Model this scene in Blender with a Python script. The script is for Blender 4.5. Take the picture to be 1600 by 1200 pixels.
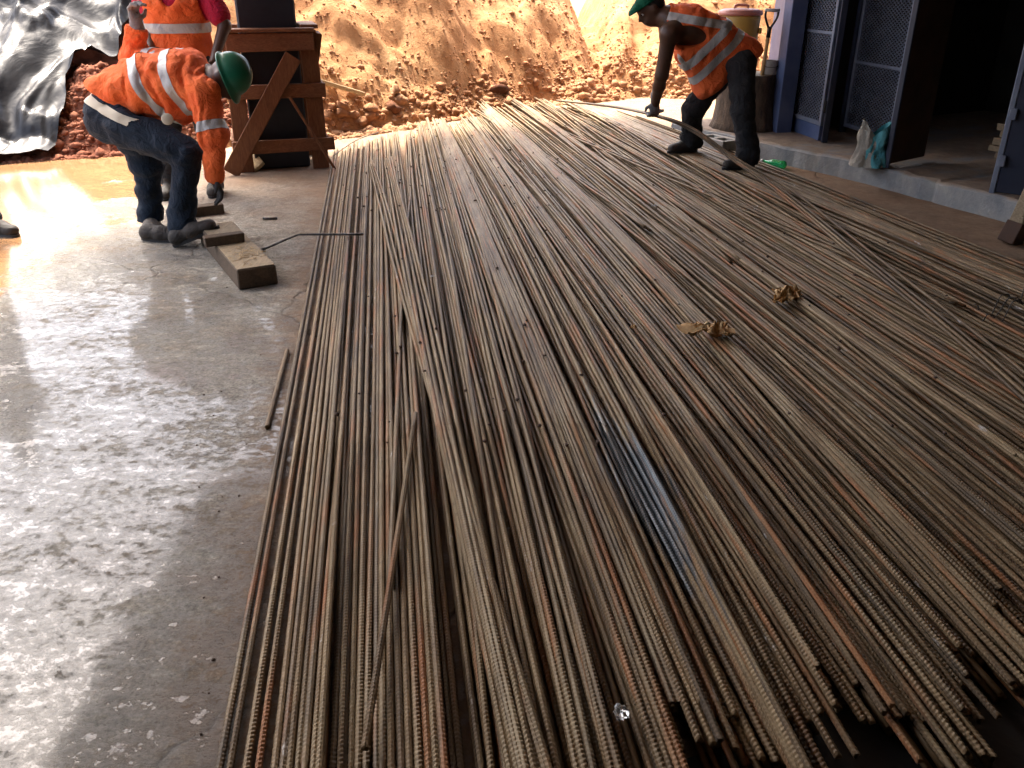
import bpy, bmesh, math, random
import numpy as np
from mathutils import Vector, Matrix

random.seed(7); rng = np.random.default_rng(7)
for o in list(bpy.data.objects): bpy.data.objects.remove(o, do_unlink=True)
scene = bpy.context.scene
COL = scene.collection

# ------------------------------------------------------------------ camera
F = 1340.0; TH = math.atan(640 / F); CH = 1.45       # focal length (px of 1600), pitch, height
cam_d = bpy.data.cameras.new('camera'); cam = bpy.data.objects.new('camera', cam_d); COL.objects.link(cam)
cam_d.sensor_width = 36; cam_d.lens = F / 1600 * 36; cam_d.clip_start = .05; cam_d.clip_end = 2000
cam.location = (0, 0, CH); cam.rotation_euler = (math.pi / 2 - TH, 0, 0)
scene.camera = cam
scene.cycles.max_bounces = 6; scene.cycles.diffuse_bounces = 3; scene.cycles.glossy_bounces = 3
scene.render.resolution_x = 1024; scene.render.resolution_y = 768

# ------------------------------------------------------------------ sky, sun, exposure
SUN_EL, SUN_AZ = math.radians(62), math.radians(-34)      # azimuth from +Y towards +X
SUN_DIR = Vector((math.sin(SUN_AZ) * math.cos(SUN_EL), math.cos(SUN_AZ) * math.cos(SUN_EL), math.sin(SUN_EL)))
world = bpy.data.worlds.new('World'); scene.world = world; world.use_nodes = True
wn = world.node_tree.nodes; wl = world.node_tree.links; wn.clear()
sky = wn.new('ShaderNodeTexSky'); sky.sky_type = 'NISHITA'; sky.sun_disc = False
sky.sun_elevation = SUN_EL; sky.sun_rotation = SUN_AZ
sky.air_density = 1.0; sky.dust_density = 8.0; sky.ozone_density = 1.0; sky.altitude = 100
bg = wn.new('ShaderNodeBackground'); bg.inputs[1].default_value = .15
wo = wn.new('ShaderNodeOutputWorld'); wl.new(sky.outputs[0], bg.inputs[0]); wl.new(bg.outputs[0], wo.inputs[0])
sun_d = bpy.data.lights.new('sun', 'SUN'); sun_d.energy = 2.2; sun_d.angle = math.radians(7); sun_d.color = (1, .93, .82)
sun = bpy.data.objects.new('sun', sun_d); COL.objects.link(sun); sun.location = (-4, 8, 20)
sun.rotation_euler = SUN_DIR.to_track_quat('Z', 'Y').to_euler()
vs = scene.view_settings; vs.view_transform = 'Standard'; vs.look = 'None'; vs.gamma = 1; vs.use_curve_mapping = False
vs.exposure = 2.6

# ------------------------------------------------------------------ pixel helper
def W(px, py, z=None, Y=None):
    """photo pixel (1600x1200) -> world point at height z or at world distance Y"""
    dx = (px - 800) / F; dv = (600 - py) / F
    d = Vector((dx, math.cos(TH) + dv * math.sin(TH), -math.sin(TH) + dv * math.cos(TH)))
    t = Y / d.y if Y is not None else (z - CH) / d.z
    return Vector((0, 0, CH)) + d * t

# ------------------------------------------------------------------ noise (numpy)
def _h(ix, iy, iz, s):
    n = (ix.astype(np.int64) * 374761393 + iy.astype(np.int64) * 668265263 + iz.astype(np.int64) * 1274126177 + s * 97531) & 0xffffffff
    n = ((n ^ (n >> 13)) * 1274126177) & 0xffffffff
    n = ((n ^ (n >> 16)) * 2246822519) & 0xffffffff
    return ((n ^ (n >> 15)) & 0xffffff) / float(0xffffff) * 2 - 1
def vn(x, y, z=0., s=0):
    x, y, z = np.broadcast_arrays(np.asarray(x, float), np.asarray(y, float), np.asarray(z, float))
    ix, iy, iz = np.floor(x), np.floor(y), np.floor(z)
    fx, fy, fz = x - ix, y - iy, z - iz
    fx, fy, fz = [f * f * f * (f * (f * 6 - 15) + 10) for f in (fx, fy, fz)]
    r = 0
    for a in (0, 1):
        for b in (0, 1):
            for c in (0, 1):
                r = r + _h(ix + a, iy + b, iz + c, s) * (fx if a else 1 - fx) * (fy if b else 1 - fy) * (fz if c else 1 - fz)
    return r
def fbm(x, y, z=0., o=4, s=0):
    r = 0; a = 1.
    for i in range(o):
        r = r + a * vn(np.asarray(x) * 2 ** i, np.asarray(y) * 2 ** i, np.asarray(z) * 2 ** i, s + i * 17); a *= .5
    return r

# ------------------------------------------------------------------ material helpers
class NT:
    def __init__(s, name):
        s.m = bpy.data.materials.new(name); s.m.use_nodes = True; s.t = s.m.node_tree; s.t.nodes.clear()
        s.out = s.n('ShaderNodeOutputMaterial'); s.p = s.n('ShaderNodeBsdfPrincipled'); s.l(s.p.outputs[0], s.out.inputs[0])
    def n(s, t, **k):
        x = s.t.nodes.new(t)
        for a, b in k.items(): setattr(x, a, b)
        return x
    def l(s, a, b): s.t.links.new(a, b)
    def put(s, inp, v):
        if isinstance(v, (int, float)): inp.default_value = v
        elif isinstance(v, tuple): inp.default_value = v if len(v) == 4 or inp.type == 'VECTOR' else (*v, 1)
        else: s.l(v, inp)
    def coord(s, kind='Object', scale=(1, 1, 1)):
        if kind == 'World': src = s.n('ShaderNodeNewGeometry').outputs['Position']
        else: src = s.n('ShaderNodeTexCoord').outputs[kind]
        if scale == (1, 1, 1): return src
        mp = s.n('ShaderNodeMapping'); mp.inputs['Scale'].default_value = scale; s.l(src, mp.inputs[0]); return mp.outputs[0]
    def noise(s, co, scale, detail=5, rough=.6, dist=0.):
        x = s.n('ShaderNodeTexNoise'); s.l(co, x.inputs['Vector']); x.inputs['Scale'].default_value = scale
        x.inputs['Detail'].default_value = detail; x.inputs['Roughness'].default_value = rough; x.inputs['Distortion'].default_value = dist
        return x.outputs['Fac']
    def ramp(s, fac, *st):
        x = s.n('ShaderNodeValToRGB'); e = x.color_ramp.elements
        while len(e) < len(st): e.new(.5)
        for el, (p, c) in zip(e, st):
            el.position = p; el.color = (c, c, c, 1) if isinstance(c, (int, float)) else (*c, 1)
        s.put(x.inputs[0], fac); return x.outputs[0]
    def mix(s, f, a, b, mode='MIX'):
        x = s.n('ShaderNodeMix', data_type='RGBA', blend_type=mode); s.put(x.inputs[0], f); s.put(x.inputs[6], a); s.put(x.inputs[7], b); return x.outputs[2]
    def math(s, op, a, b=0., clamp=False):
        x = s.n('ShaderNodeMath', operation=op, use_clamp=clamp); s.put(x.inputs[0], a); s.put(x.inputs[1], b); return x.outputs[0]
    def bump(s, h, st=.3, d=.01):
        x = s.n('ShaderNodeBump'); x.inputs['Strength'].default_value = st; x.inputs['Distance'].default_value = d; s.l(h, x.inputs['Height']); s.l(x.outputs[0], s.p.inputs['Normal']); return x
    def set(s, **k):
        for a, v in k.items(): s.put(s.p.inputs[a.replace('_', ' ')], v)
        return s.m

def simple(name, c1, c2=None, rough=.6, metal=0., scale=8., bump=.15, bd=.004, sp=(1, 1, 1), spec=.5, lo=.35, hi=.65):
    N = NT(name); co = N.coord('Object', sp)
    f = N.noise(co, scale, 6, .65)
    c2 = c2 or tuple(v * .7 for v in c1)
    col = N.ramp(f, (lo, c1), (hi, c2))
    f2 = N.noise(co, scale * 6, 4, .6)
    r = N.math('ADD', rough - .1, N.math('MULTIPLY', f2, .2))
    if bump: N.bump(f2, bump, bd)
    return N.set(Base_Color=col, Roughness=r, Metallic=metal, Specular_IOR_Level=spec)

M = {}
def make_materials():
    # --- concrete floor
    N = NT('wet_concrete'); P = N.coord('World')
    sep = N.n('ShaderNodeSeparateXYZ'); N.l(P, sep.inputs[0]); X, Yc = sep.outputs[0], sep.outputs[1]
    big = N.noise(P, .9, 5, .6, .4); mid = N.noise(P, 5.5, 9, .78, .1); fine = N.noise(P, 60, 5, .7); spots = N.noise(P, 3.4, 9, .8, .1)
    streak = N.noise(N.coord('World', (.8, 1.5, 1)), 3.2, 9, .76, .1)
    base = N.ramp(mid, (.28, (.20, .185, .155)), (.5, (.32, .295, .245)), (.72, (.43, .395, .325)))
    base = N.mix(N.ramp(big, (.42, 0.), (.62, .7)), base, (.205, .18, .145))
    base = N.mix(N.ramp(spots, (.60, 0.), (.70, .55)), base, (.50, .505, .49))          # pale blotches
    base = N.mix(N.ramp(N.noise(P, 1.7, 6, .74, .2), (.50, 0.), (.66, .8)), base, (.15, .105, .062))   # brown mud stains
    speck = N.noise(P, 85, 4, .75); speck2 = N.noise(P, 30, 5, .75)
    base = N.mix(1., base, N.ramp(speck, (.32, .55), (.5, 1.), (.68, 1.45)), 'MULTIPLY')
    base = N.mix(1., base, N.ramp(speck2, (.34, .62), (.5, 1.), (.66, 1.35)), 'MULTIPLY')
    base = N.mix(N.ramp(N.noise(P, 7, 7, .75), (.56, 0.), (.70, .8)), base, (.095, .075, .055))  # grime
    # rusty earth beside the bars
    rd = N.math('ADD', N.math('ADD', X, N.math('MULTIPLY', Yc, .148)), .62)             # >0 towards the pile
    rust = N.ramp(N.math('ADD', rd, N.math('MULTIPLY', N.math('SUBTRACT', streak, .5), .8)), (-.0, 0.), (.18, 0.8))
    base = N.mix(rust, base, N.ramp(mid, (.35, (.14, .085, .048)), (.65, (.28, .18, .105))))
    # tracked-in red soil further out
    far = N.ramp(N.math('ADD', N.math('MULTIPLY', Yc, .1), N.math('MULTIPLY', N.math('SUBTRACT', big, .5), .7)), (.46, 0.), (.78, .8))
    base = N.mix(far, base, N.ramp(mid, (.35, (.25, .145, .08)), (.65, (.36, .235, .14))))
    # wetness towards the open side: broad film broken up by grit
    q = N.math('SUBTRACT', N.math('SUBTRACT', N.math('MULTIPLY', X, -.893), N.math('MULTIPLY', Yc, .45)), -.893 * -.60 - .45 * 2.3)
    grit = N.noise(N.coord('World', (1, 1.4, 1)), 16, 9, .82, 0.)
    wv = N.math('ADD', N.math('MULTIPLY', q, .42), N.math('ADD', N.math('MULTIPLY', N.math('SUBTRACT', streak, .5), 2.0), N.math('MULTIPLY', N.math('ADD', N.math('SUBTRACT', grit, .5), N.math('MULTIPLY', N.math('SUBTRACT', speck2, .5), .45)), 2.8)))
    wet = N.ramp(wv, (-.22, 0.), (.10, .38), (.55, 1.))
    puddle = N.ramp(N.math('ADD', N.math('MULTIPLY', X, -.36), N.math('SUBTRACT', N.noise(P, 1.15, 7, .68, .3), 1.44)), (.0, 0.), (.05, 1.))
    base = N.mix(N.math('MULTIPLY', wet, .5), base, (.17, .155, .135))
    base = N.mix(puddle, base, (.30, .165, .08))
    # hairline cracks
    vo = N.n('ShaderNodeTexVoronoi', feature='DISTANCE_TO_EDGE'); vo.inputs['Scale'].default_value = .33
    wco = N.n('ShaderNodeVectorMath', operation='ADD'); nz = N.n('ShaderNodeTexNoise'); nz.inputs['Scale'].default_value = 2.5; nz.inputs['Detail'].default_value = 6; N.l(P, nz.inputs['Vector'])
    sc = N.n('ShaderNodeVectorMath', operation='SCALE'); sc.inputs[3].default_value = .35; N.l(nz.outputs['Color'], sc.inputs[0]); N.l(P, wco.inputs[0]); N.l(sc.outputs[0], wco.inputs[1]); N.l(wco.outputs[0], vo.inputs['Vector'])
    crack = N.math('MULTIPLY', N.ramp(vo.outputs['Distance'], (.0, 1.), (.0028, 0.)), N.ramp(big, (.42, 0.), (.55, 1.)))
    base = N.mix(N.math('MULTIPLY', crack, .75), base, (.05, .04, .03))
    rough = N.mix(wet, N.math('ADD', .62, N.math('MULTIPLY', fine, .3)), (.17, .17, .17))
    rough = N.mix(puddle, rough, (.06, .06, .06))
    hgt = N.math('ADD', N.math('ADD', mid, N.math('ADD', N.math('MULTIPLY', grit, 1.1), N.math('MULTIPLY', speck2, .5))), N.math('ADD', N.math('MULTIPLY', fine, .35), N.math('MULTIPLY', crack, -1.)))
    hgt = N.math('MULTIPLY', hgt, N.math('SUBTRACT', 1., N.math('MULTIPLY', N.math('MAXIMUM', N.math('MULTIPLY', wet, .72), puddle), .95)))
    N.bump(hgt, .8, .012)
    M['floor'] = N.set(Base_Color=base, Roughness=rough, IOR=1.45, Specular_IOR_Level=N.math('ADD', .35, N.math('MULTIPLY', wet, .6)), Coat_Weight=N.math('MULTIPLY', wet, .9), Coat_Roughness=.1, Coat_IOR=1.4)

    # --- soil
    def soil(name, a, b, c, damp=False):
        N = NT(name); P = N.coord('World')
        f = N.noise(P, 1.3, 8, .7, .3); g = N.noise(P, 11, 6, .75)
        col = N.mix(N.ramp(g, (.45, 0.), (.75, .6)), N.ramp(f, (.32, a), (.52, b), (.72, c)), tuple(v * .62 for v in a))
        if damp:                                                   # damp red earth at the foot of the left heap
            sp = N.n('ShaderNodeSeparateXYZ'); N.l(P, sp.inputs[0])
            dm = N.math('ADD', N.math('ADD', N.math('MULTIPLY', sp.outputs[0], -.6), N.math('MULTIPLY', sp.outputs[1], -.25)), N.math('MULTIPLY', f, .8))
            col = N.mix(N.ramp(dm, (-.1, 0.), (.25, 1.)), col, N.ramp(g, (.35, (.20, .07, .04)), (.65, (.28, .115, .066))))
        h = N.math('ADD', N.math('MULTIPLY', N.noise(P, 12, 9, .8), 1.), N.math('MULTIPLY', N.noise(P, 45, 5, .7), .35))
        N.bump(h, .9, .03)
        return N.set(Base_Color=col, Roughness=.95, Specular_IOR_Level=.15)
    M['soil'] = soil('orange_soil', (.40, .19, .082), (.49, .255, .115), (.54, .325, .165), True)
    M['clod'] = soil('soil_clod', (.37, .175, .086), (.46, .24, .125), (.52, .325, .19))
    M['redsoil'] = soil('red_soil', (.20, .07, .04), (.27, .105, .06), (.32, .15, .09))
    M['darkclod'] = soil('dark_clod', (.10, .04, .022), (.15, .06, .03), (.19, .085, .045))

    # --- plastic sheet on the heap, black patch on the floor
    N = NT('black_plastic'); P = N.coord('World')
    f = N.noise(N.coord('World', (1, .6, 1)), 7, 6, .6, 1.2); g = N.noise(P, 2, 4)
    N.bump(f, .25, .02)
    M['tarp'] = N.set(Base_Color=N.ramp(g, (.4, (.005, .006, .008)), (.7, (.02, .02, .022))), Roughness=N.math('ADD', .2, N.math('MULTIPLY', g, .25)), IOR=1.42, Specular_IOR_Level=.28)
    N = NT('black_floor_patch'); P = N.coord('World')
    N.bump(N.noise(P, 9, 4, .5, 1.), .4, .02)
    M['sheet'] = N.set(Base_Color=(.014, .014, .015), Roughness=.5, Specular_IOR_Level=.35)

    # --- rebar
    def bar(name, stops, rough, metal, rustamt):
        N = NT(name); oi = N.n('ShaderNodeObjectInfo').outputs['Random']
        co = N.coord('World', (24, 1.1, 24)); off = N.n('ShaderNodeVectorMath', operation='ADD'); N.l(co, off.inputs[0])
        cmb = N.n('ShaderNodeCombineXYZ'); N.l(N.math('MULTIPLY', oi, 57.), cmb.inputs[1]); N.l(cmb.outputs[0], off.inputs[1]); co = off.outputs[0]
        f = N.noise(co, 1.2, 4, .68); g = N.noise(N.coord('World', (1, .8, 1)), 90, 2, .7)
        v = N.math('ADD', f, N.math('MULTIPLY', N.math('SUBTRACT', oi, .5), .34))
        col = N.ramp(v, *stops)
        col = N.mix(N.math('MULTIPLY', N.ramp(N.noise(co, .55, 2, .6), (.55, 0.), (.68, 1.)), rustamt), col, (.27, .095, .026))
        # dried mud dust lying on the upper sides
        geo = N.n('ShaderNodeNewGeometry'); sp = N.n('ShaderNodeSeparateXYZ'); N.l(geo.outputs['Normal'], sp.inputs[0])
        dust = N.math('MULTIPLY', N.ramp(sp.outputs[2], (.35, 0.), (.95, 1.)), N.ramp(N.noise(N.coord('World', (5, .9, 5)), 1.4, 3, .7), (.45, .05), (.68, .75)))
        col = N.mix(dust, col, (.29, .225, .125))
        col = N.mix(N.ramp(g, (.55, 0.), (.75, .45)), col, (.06, .04, .03))
        white = N.ramp(N.noise(N.coord('World', (6, 1.6, 6)), 3.1, 4, .75), (.66, 0.), (.73, .75))  # white streaks: mineral and mud marks, plus glints put into the colour
        col = N.mix(white, col, (.45, .43, .40))
        # a patch of bars rubbed back to grey-blue mill scale
        A_, B_ = W(925, 620, z=.1), W(1085, 900, z=.1); dv_ = (B_ - A_); Lp_ = dv_.length; dv_.normalize(); pp = N.n('ShaderNodeSeparateXYZ'); N.l(N.coord('World'), pp.inputs[0])
        rx, ry = N.math('SUBTRACT', pp.outputs[0], A_.x), N.math('SUBTRACT', pp.outputs[1], A_.y)
        al = N.math('DIVIDE', N.math('ADD', N.math('MULTIPLY', rx, dv_.x), N.math('MULTIPLY', ry, dv_.y)), Lp_)
        pe = N.math('ABSOLUTE', N.math('ADD', N.math('MULTIPLY', rx, -dv_.y), N.math('MULTIPLY', ry, dv_.x)))
        cl_ = N.math('ADD', N.math('ADD', N.math('MULTIPLY', N.math('ABSOLUTE', N.math('SUBTRACT', al, .5)), 1.5), N.math('MULTIPLY', pe, 9.)), N.math('MULTIPLY', N.math('SUBTRACT', f, .5), 2.2))
        clean = N.ramp(cl_, (.62, .95), (1.1, 0.))
        col = N.mix(clean, col, N.ramp(f, (.35, (.05, .06, .067)), (.65, (.17, .19, .205))))
        N.bump(g, .25, .002)
        rg = N.mix(clean, N.math('ADD', rough, N.math('MULTIPLY', g, .25)), (.34, .34, .34))
        mt = N.mix(clean, N.math('MULTIPLY', N.math('SUBTRACT', 1., dust), metal), (.75, .75, .75))
        return N.set(Base_Color=col, Roughness=rg, Metallic=mt, Specular_IOR_Level=.4)
    M['bar'] = bar('rusty_steel', ((.22, (.052, .034, .018)), (.40, (.105, .066, .031)), (.52, (.145, .092, .042)), (.64, (.19, .127, .062)), (.80, (.30, .22, .12))), .46, .2, .75)
    M['steel'] = bar('bare_steel', ((.25, (.05, .05, .052)), (.5, (.12, .12, .12)), (.7, (.2, .2, .2)), (.8, (.22, .17, .12))), .25, .75, .2)

    # --- wood etc.
    def wood(name, a, b, sp=(1, 1, 1), rough=.7):
        N = NT(name); co = N.coord('Object', sp); f = N.noise(co, 3, 6, .65, 1.2); g = N.noise(co, 14, 6, .7)
        col = N.mix(N.ramp(g, (.4, 0.), (.7, .6)), N.ramp(f, (.3, a), (.7, b)), tuple(v * .45 for v in a)); N.bump(g, .35, .004)
        return N.set(Base_Color=col, Roughness=rough, Specular_IOR_Level=.3)
    M['wood'] = wood('reddish_timber', (.17, .065, .028), (.26, .115, .05), (9, 9, 1.5))
    M['woodx'] = wood('reddish_timber_across', (.17, .065, .028), (.27, .12, .055), (1.5, 9, 9))
    M['wood_dark'] = wood('damp_dark_timber', (.075, .05, .032), (.13, .09, .058), (8, 1.5, 8))
    M['wood_top'] = wood('tan_timber', (.26, .195, .12), (.36, .285, .18), (8, 2, 8))
    M['wood_pale'] = wood('pale_timber', (.52, .37, .20), (.62, .48, .28), (2, 8, 8))
    M['bark'] = simple('bark', (.16, .11, .07), (.05, .035, .025), .9, scale=9, bump=.9, bd=.02, sp=(3, 3, .7))
    M['black'] = simple('black_paint', (.007, .009, .014), (.014, .017, .024), .55, scale=5)
    M['rope'] = simple('tie_wire', (.10, .085, .07), (.05, .04, .03), .6, .5, 30)

    def cloth(name, a, b, rough=.85, scale=6., weave=260., fold=.5, spec=.2):
        N = NT(name); P = N.coord('World'); f = N.noise(P, scale, 5, .6, .5); col = N.ramp(f, (.35, a), (.68, b))
        h = N.math('ADD', N.math('MULTIPLY', N.noise(P, 13, 5, .6, 1.6), 1.), N.math('MULTIPLY', N.noise(P, weave, 2), .06)); N.bump(h, min(1., fold * 1.5), .035)
        return N.set(Base_Color=col, Roughness=rough, Specular_IOR_Level=spec, Sheen_Weight=.05)
    M['orange'] = cloth('orange_fabric', (.90, .18, .045), (.82, .13, .034), fold=.55)
    M['refl'] = cloth('silver_tape', (.50, .50, .48), (.40, .40, .39), .45, fold=.25, spec=.5)
    M['jeans'] = cloth('navy_denim', (.008, .015, .027), (.018, .030, .048), scale=5)
    M['jeansgrey'] = cloth('charcoal_trousers', (.018, .018, .02), (.035, .034, .034))
    M['red'] = cloth('crimson_shirt', (.50, .018, .055), (.40, .012, .04))
    M['belt'] = cloth('cream_belt', (.62, .58, .46), (.50, .46, .36), fold=.1)
    M['glove'] = cloth('grey_glove', (.20, .195, .19), (.34, .33, .32), fold=.4)
    M['gloved'] = cloth('dark_glove', (.03, .03, .032), (.07, .065, .06), fold=.4)
    M['boot'] = cloth('muddy_boot', (.022, .017, .013), (.05, .038, .028), .7, fold=.3, spec=.4)
    M['skin'] = simple('dark_skin', (.075, .036, .022), (.10, .05, .031), .5, scale=14, bump=.1, bd=.002, spec=.5)
    M['hair'] = simple('black_hair', (.008, .007, .007), (.015, .013, .012), .7, scale=60, bump=.6, bd=.006)
    M['eye'] = simple('eye_white', (.6, .57, .53), (.6, .57, .53), .2, bump=0)
    M['iris'] = simple('iris', (.01, .007, .005), (.01, .007, .005), .2, bump=0)
    M['helmet'] = simple('green_helmet', (.008, .12, .065), (.006, .095, .05), .32, scale=5, bump=.05, bd=.002)
    M['cap'] = cloth('green_cap', (.01, .14, .075), (.008, .10, .055), fold=.4)
    # --- shed
    M['blue'] = simple('blue_paint', (.055, .085, .19), (.095, .13, .235), .5, scale=3, bump=.15, bd=.006)
    M['navy'] = simple('navy_sheet', (.014, .020, .042), (.022, .030, .055), .45, scale=3, bump=.1)
    M['gatemetal'] = simple('grey_blue_steel', (.14, .17, .24), (.22, .25, .31), .5, .3, scale=9)
    M['brownsheet'] = simple('brown_rust_sheet', (.05, .026, .016), (.085, .042, .024), .8, scale=4)
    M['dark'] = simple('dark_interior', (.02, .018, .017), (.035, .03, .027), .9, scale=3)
    N = NT('kerb_concrete'); P = N.coord('World'); f = N.noise(P, 3.5, 7, .7, .5); sp = N.n('ShaderNodeSeparateXYZ'); N.l(P, sp.inputs[0])
    col = N.ramp(f, (.3, (.17, .185, .20)), (.5, (.27, .275, .27)), (.7, (.40, .39, .35)))
    top = N.ramp(N.math('ADD', sp.outputs[2], N.math('MULTIPLY', N.math('SUBTRACT', f, .5), .06)), (.135, 0.), (.15, .85))
    col = N.mix(top, col, N.ramp(N.noise(P, 9, 6, .7), (.35, (.17, .11, .07)), (.65, (.30, .215, .14)))); N.bump(N.noise(P, 22, 7, .72), .6, .02)
    M['kerb'] = N.set(Base_Color=col, Roughness=.85)
    M['ceiling'] = simple('raw_concrete', (.30, .29, .27), (.22, .215, .2), .9, scale=2)
    M['unseenwall'] = simple('unseen_block_wall', (.12, .11, .10), (.07, .065, .06), .9, scale=2)
    M['yellow'] = simple('yellow_plastic', (.62, .40, .09), (.55, .35, .09), .45, scale=4, bump=.05)
    M['lid'] = simple('faded_red_plastic', (.55, .19, .14), (.62, .27, .21), .45, scale=4, bump=.05)
    M['bucket'] = simple('grey_mortar_bucket', (.28, .27, .24), (.42, .40, .36), .85, scale=14)
    M['blackplastic'] = simple('black_grip', (.01, .01, .012), (.015, .015, .016), .4, bump=.05)
    M['handle'] = simple('yellow_wood_handle', (.52, .34, .14), (.45, .28, .11), .5, scale=10, sp=(4, 4, .6))
    M['blade'] = simple('worn_blade', (.25, .25, .25), (.14, .12, .1), .45, .7, 10)
    N = NT('green_bottle_plastic'); M['bottle'] = N.set(Base_Color=(.05, .75, .28), Roughness=.12, Transmission_Weight=.75, IOR=1.45)
    N = NT('clear_plastic'); N.bump(N.noise(N.coord('Object'), 60, 3), .5, .004); M['clear'] = N.set(Base_Color=(.9, .9, .88), Roughness=.15, Transmission_Weight=.85, IOR=1.45)
    M['sackw'] = cloth('dirty_white_sack', (.50, .47, .40), (.32, .29, .23), fold=.6)
    M['sackt'] = cloth('teal_sack', (.09, .33, .37), (.14, .42, .45), fold=.5)
    M['leaf'] = simple('dry_leaf', (.62, .42, .20), (.42, .23, .09), .75, scale=26, bump=.5, bd=.006)
    M['block'] = simple('pale_concrete_block', (.42, .40, .36), (.32, .30, .27), .9, scale=10, bump=.4)
    M['paper'] = simple('white_scrap', (.7, .69, .66), (.6, .58, .54), .7, bump=.1)
    M['pebble'] = simple('crumb', (.10, .055, .035), (.05, .03, .02), .9, scale=20)
    M['straw'] = simple('straw', (.50, .37, .2), (.4, .27, .13), .8)
make_materials()

# ------------------------------------------------------------------ object helpers
ORIG = {}
def link(o, parent=None):
    COL.objects.link(o)
    if parent is not None: o.parent = parent
def tag(o, label, cat, group=None):
    o['label'] = label; o['category'] = cat
    if group: o['group'] = group
    return o
def thing(name, label, cat, loc, group=None):
    o = bpy.data.objects.new(name, None); o.empty_display_size = .1; COL.objects.link(o); o.location = loc
    ORIG[o.name] = np.array(loc, float); return tag(o, label, cat, group)
def mesh(name, verts, faces, mat, parent=None, smooth=False, origin=None):
    """verts in WORLD coordinates"""
    v = np.asarray(verts, float).reshape(-1, 3)
    if parent is not None: og = ORIG[parent.name]
    elif origin is not None: og = np.array(origin, float)
    else: og = np.array([(v[:, 0].min() + v[:, 0].max()) / 2, (v[:, 1].min() + v[:, 1].max()) / 2, v[:, 2].min()])
    me = bpy.data.meshes.new(name)
    v = v - og
    if isinstance(faces, np.ndarray):
        nf, k = faces.shape
        me.vertices.add(len(v)); me.vertices.foreach_set('co', v.astype(np.float32).ravel())
        me.loops.add(nf * k); me.loops.foreach_set('vertex_index', faces.astype(np.int32).ravel())
        me.polygons.add(nf); me.polygons.foreach_set('loop_start', np.arange(0, nf * k, k, dtype=np.int32)); me.polygons.foreach_set('loop_total', np.full(nf, k, np.int32))
        me.update(calc_edges=True)
    else:
        me.from_pydata([tuple(p) for p in v], [], faces)
    if smooth: me.polygons.foreach_set('use_smooth', np.ones(len(me.polygons), bool))
    me.materials.append(mat if not isinstance(mat, str) else M[mat])
    o = bpy.data.objects.new(name, me); link(o, parent)
    if parent is None: o.location = og; ORIG[o.name] = og
    else: ORIG[o.name] = og
    return o

def box_vf(c, size, ax=None, bevel=0., jit=0.):
    """beveled box; ax = 3 column axes"""
    bm = bmesh.new(); bmesh.ops.create_cube(bm, size=1)
    for v in bm.verts: v.co = Vector((v.co.x * size[0], v.co.y * size[1], v.co.z * size[2]))
    if jit:
        for v in bm.verts: v.co += Vector((random.uniform(-jit, jit), random.uniform(-jit, jit), random.uniform(-jit, jit)))
    if bevel: bmesh.ops.bevel(bm, geom=bm.edges[:], offset=bevel, segments=1, affect='EDGES', profile=.5)
    R = Matrix(ax).transposed() if ax is not None else Matrix.Identity(3)
    c = Vector(c)
    bm.verts.index_update()
    vs_ = [c + R @ v.co for v in bm.verts]; fs = [[v.index for v in f.verts] for f in bm.faces]; bm.free(); return vs_, fs
def box(name, c, size, mat, parent=None, ax=None, bevel=.004, jit=0.):
    v, f = box_vf(c, size, ax, bevel, jit); return mesh(name, v, f, mat, parent)
def axes_from(d, up=(0, 0, 1)):
    """z axis along d"""
    z = Vector(d).normalized(); x = Vector(up).cross(z)
    if x.length < 1e-4: x = Vector((1, 0, 0)).cross(z)
    if x.length < 1e-4: x = Vector((0, 1, 0)).cross(z)
    x.normalize(); return [x, z.cross(x), z]
def beam(name, a, b, w, t, mat, parent=None, up=(0, 0, 1), bevel=.004, jit=0.):
    """plank from a to b: w = size across (perp. to up), t = size along up"""
    a, b = Vector(a), Vector(b); ax = axes_from(b - a, up)
    return box(name, (a + b) / 2, (w, t, (b - a).length), mat, parent, ax, bevel, jit)
def tube_vf(pts, r, sides=8, cap=True):
    pts = np.array([tuple(p) for p in pts], float); n = len(pts)
    t = np.gradient(pts, axis=0); t /= np.linalg.norm(t, axis=1)[:, None]
    ref = np.array([0, 0, 1.]) if abs(t[:, 2]).mean() < .9 else np.array([1., 0, 0])
    s = np.cross(t, ref); s /= np.linalg.norm(s, axis=1)[:, None]; u = np.cross(s, t)
    r = np.broadcast_to(np.asarray(r, float), (n,))
    a = np.arange(sides) / sides * 2 * math.pi
    v = pts[:, None] + r[:, None, None] * (np.cos(a)[None, :, None] * s[:, None] + np.sin(a)[None, :, None] * u[:, None])
    i, j = np.meshgrid(np.arange(n - 1), np.arange(sides), indexing='ij'); j2 = (j + 1) % sides
    f = np.stack([i * sides + j, i * sides + j2, (i + 1) * sides + j2, (i + 1) * sides + j], -1).reshape(-1, 4)
    fl = [list(map(int, q)) for q in f[:, ::-1]]
    if cap: fl += [list(range(sides)), list(range((n - 1) * sides, n * sides))[::-1]]
    return v.reshape(-1, 3), fl
def tube(name, pts, r, mat, parent=None, sides=8):
    v, f = tube_vf(pts, r, sides); return mesh(name, v, f, mat, parent, True)
def spline(pts, n):
    p = np.array([tuple(q) for q in pts], float); p = np.vstack([2 * p[0] - p[1], p, 2 * p[-1] - p[-2]]); k = len(p) - 3
    tt = np.linspace(0, k, n); out = []
    for t in tt:
        i = min(int(t), k - 1); u = t - i; a, b, c, d = p[i:i + 4]
        out.append(.5 * (2 * b + (c - a) * u + (2 * a - 5 * b + 4 * c - d) * u * u + (3 * b - a - 3 * c + d) * u ** 3))
    return np.array(out)
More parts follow.
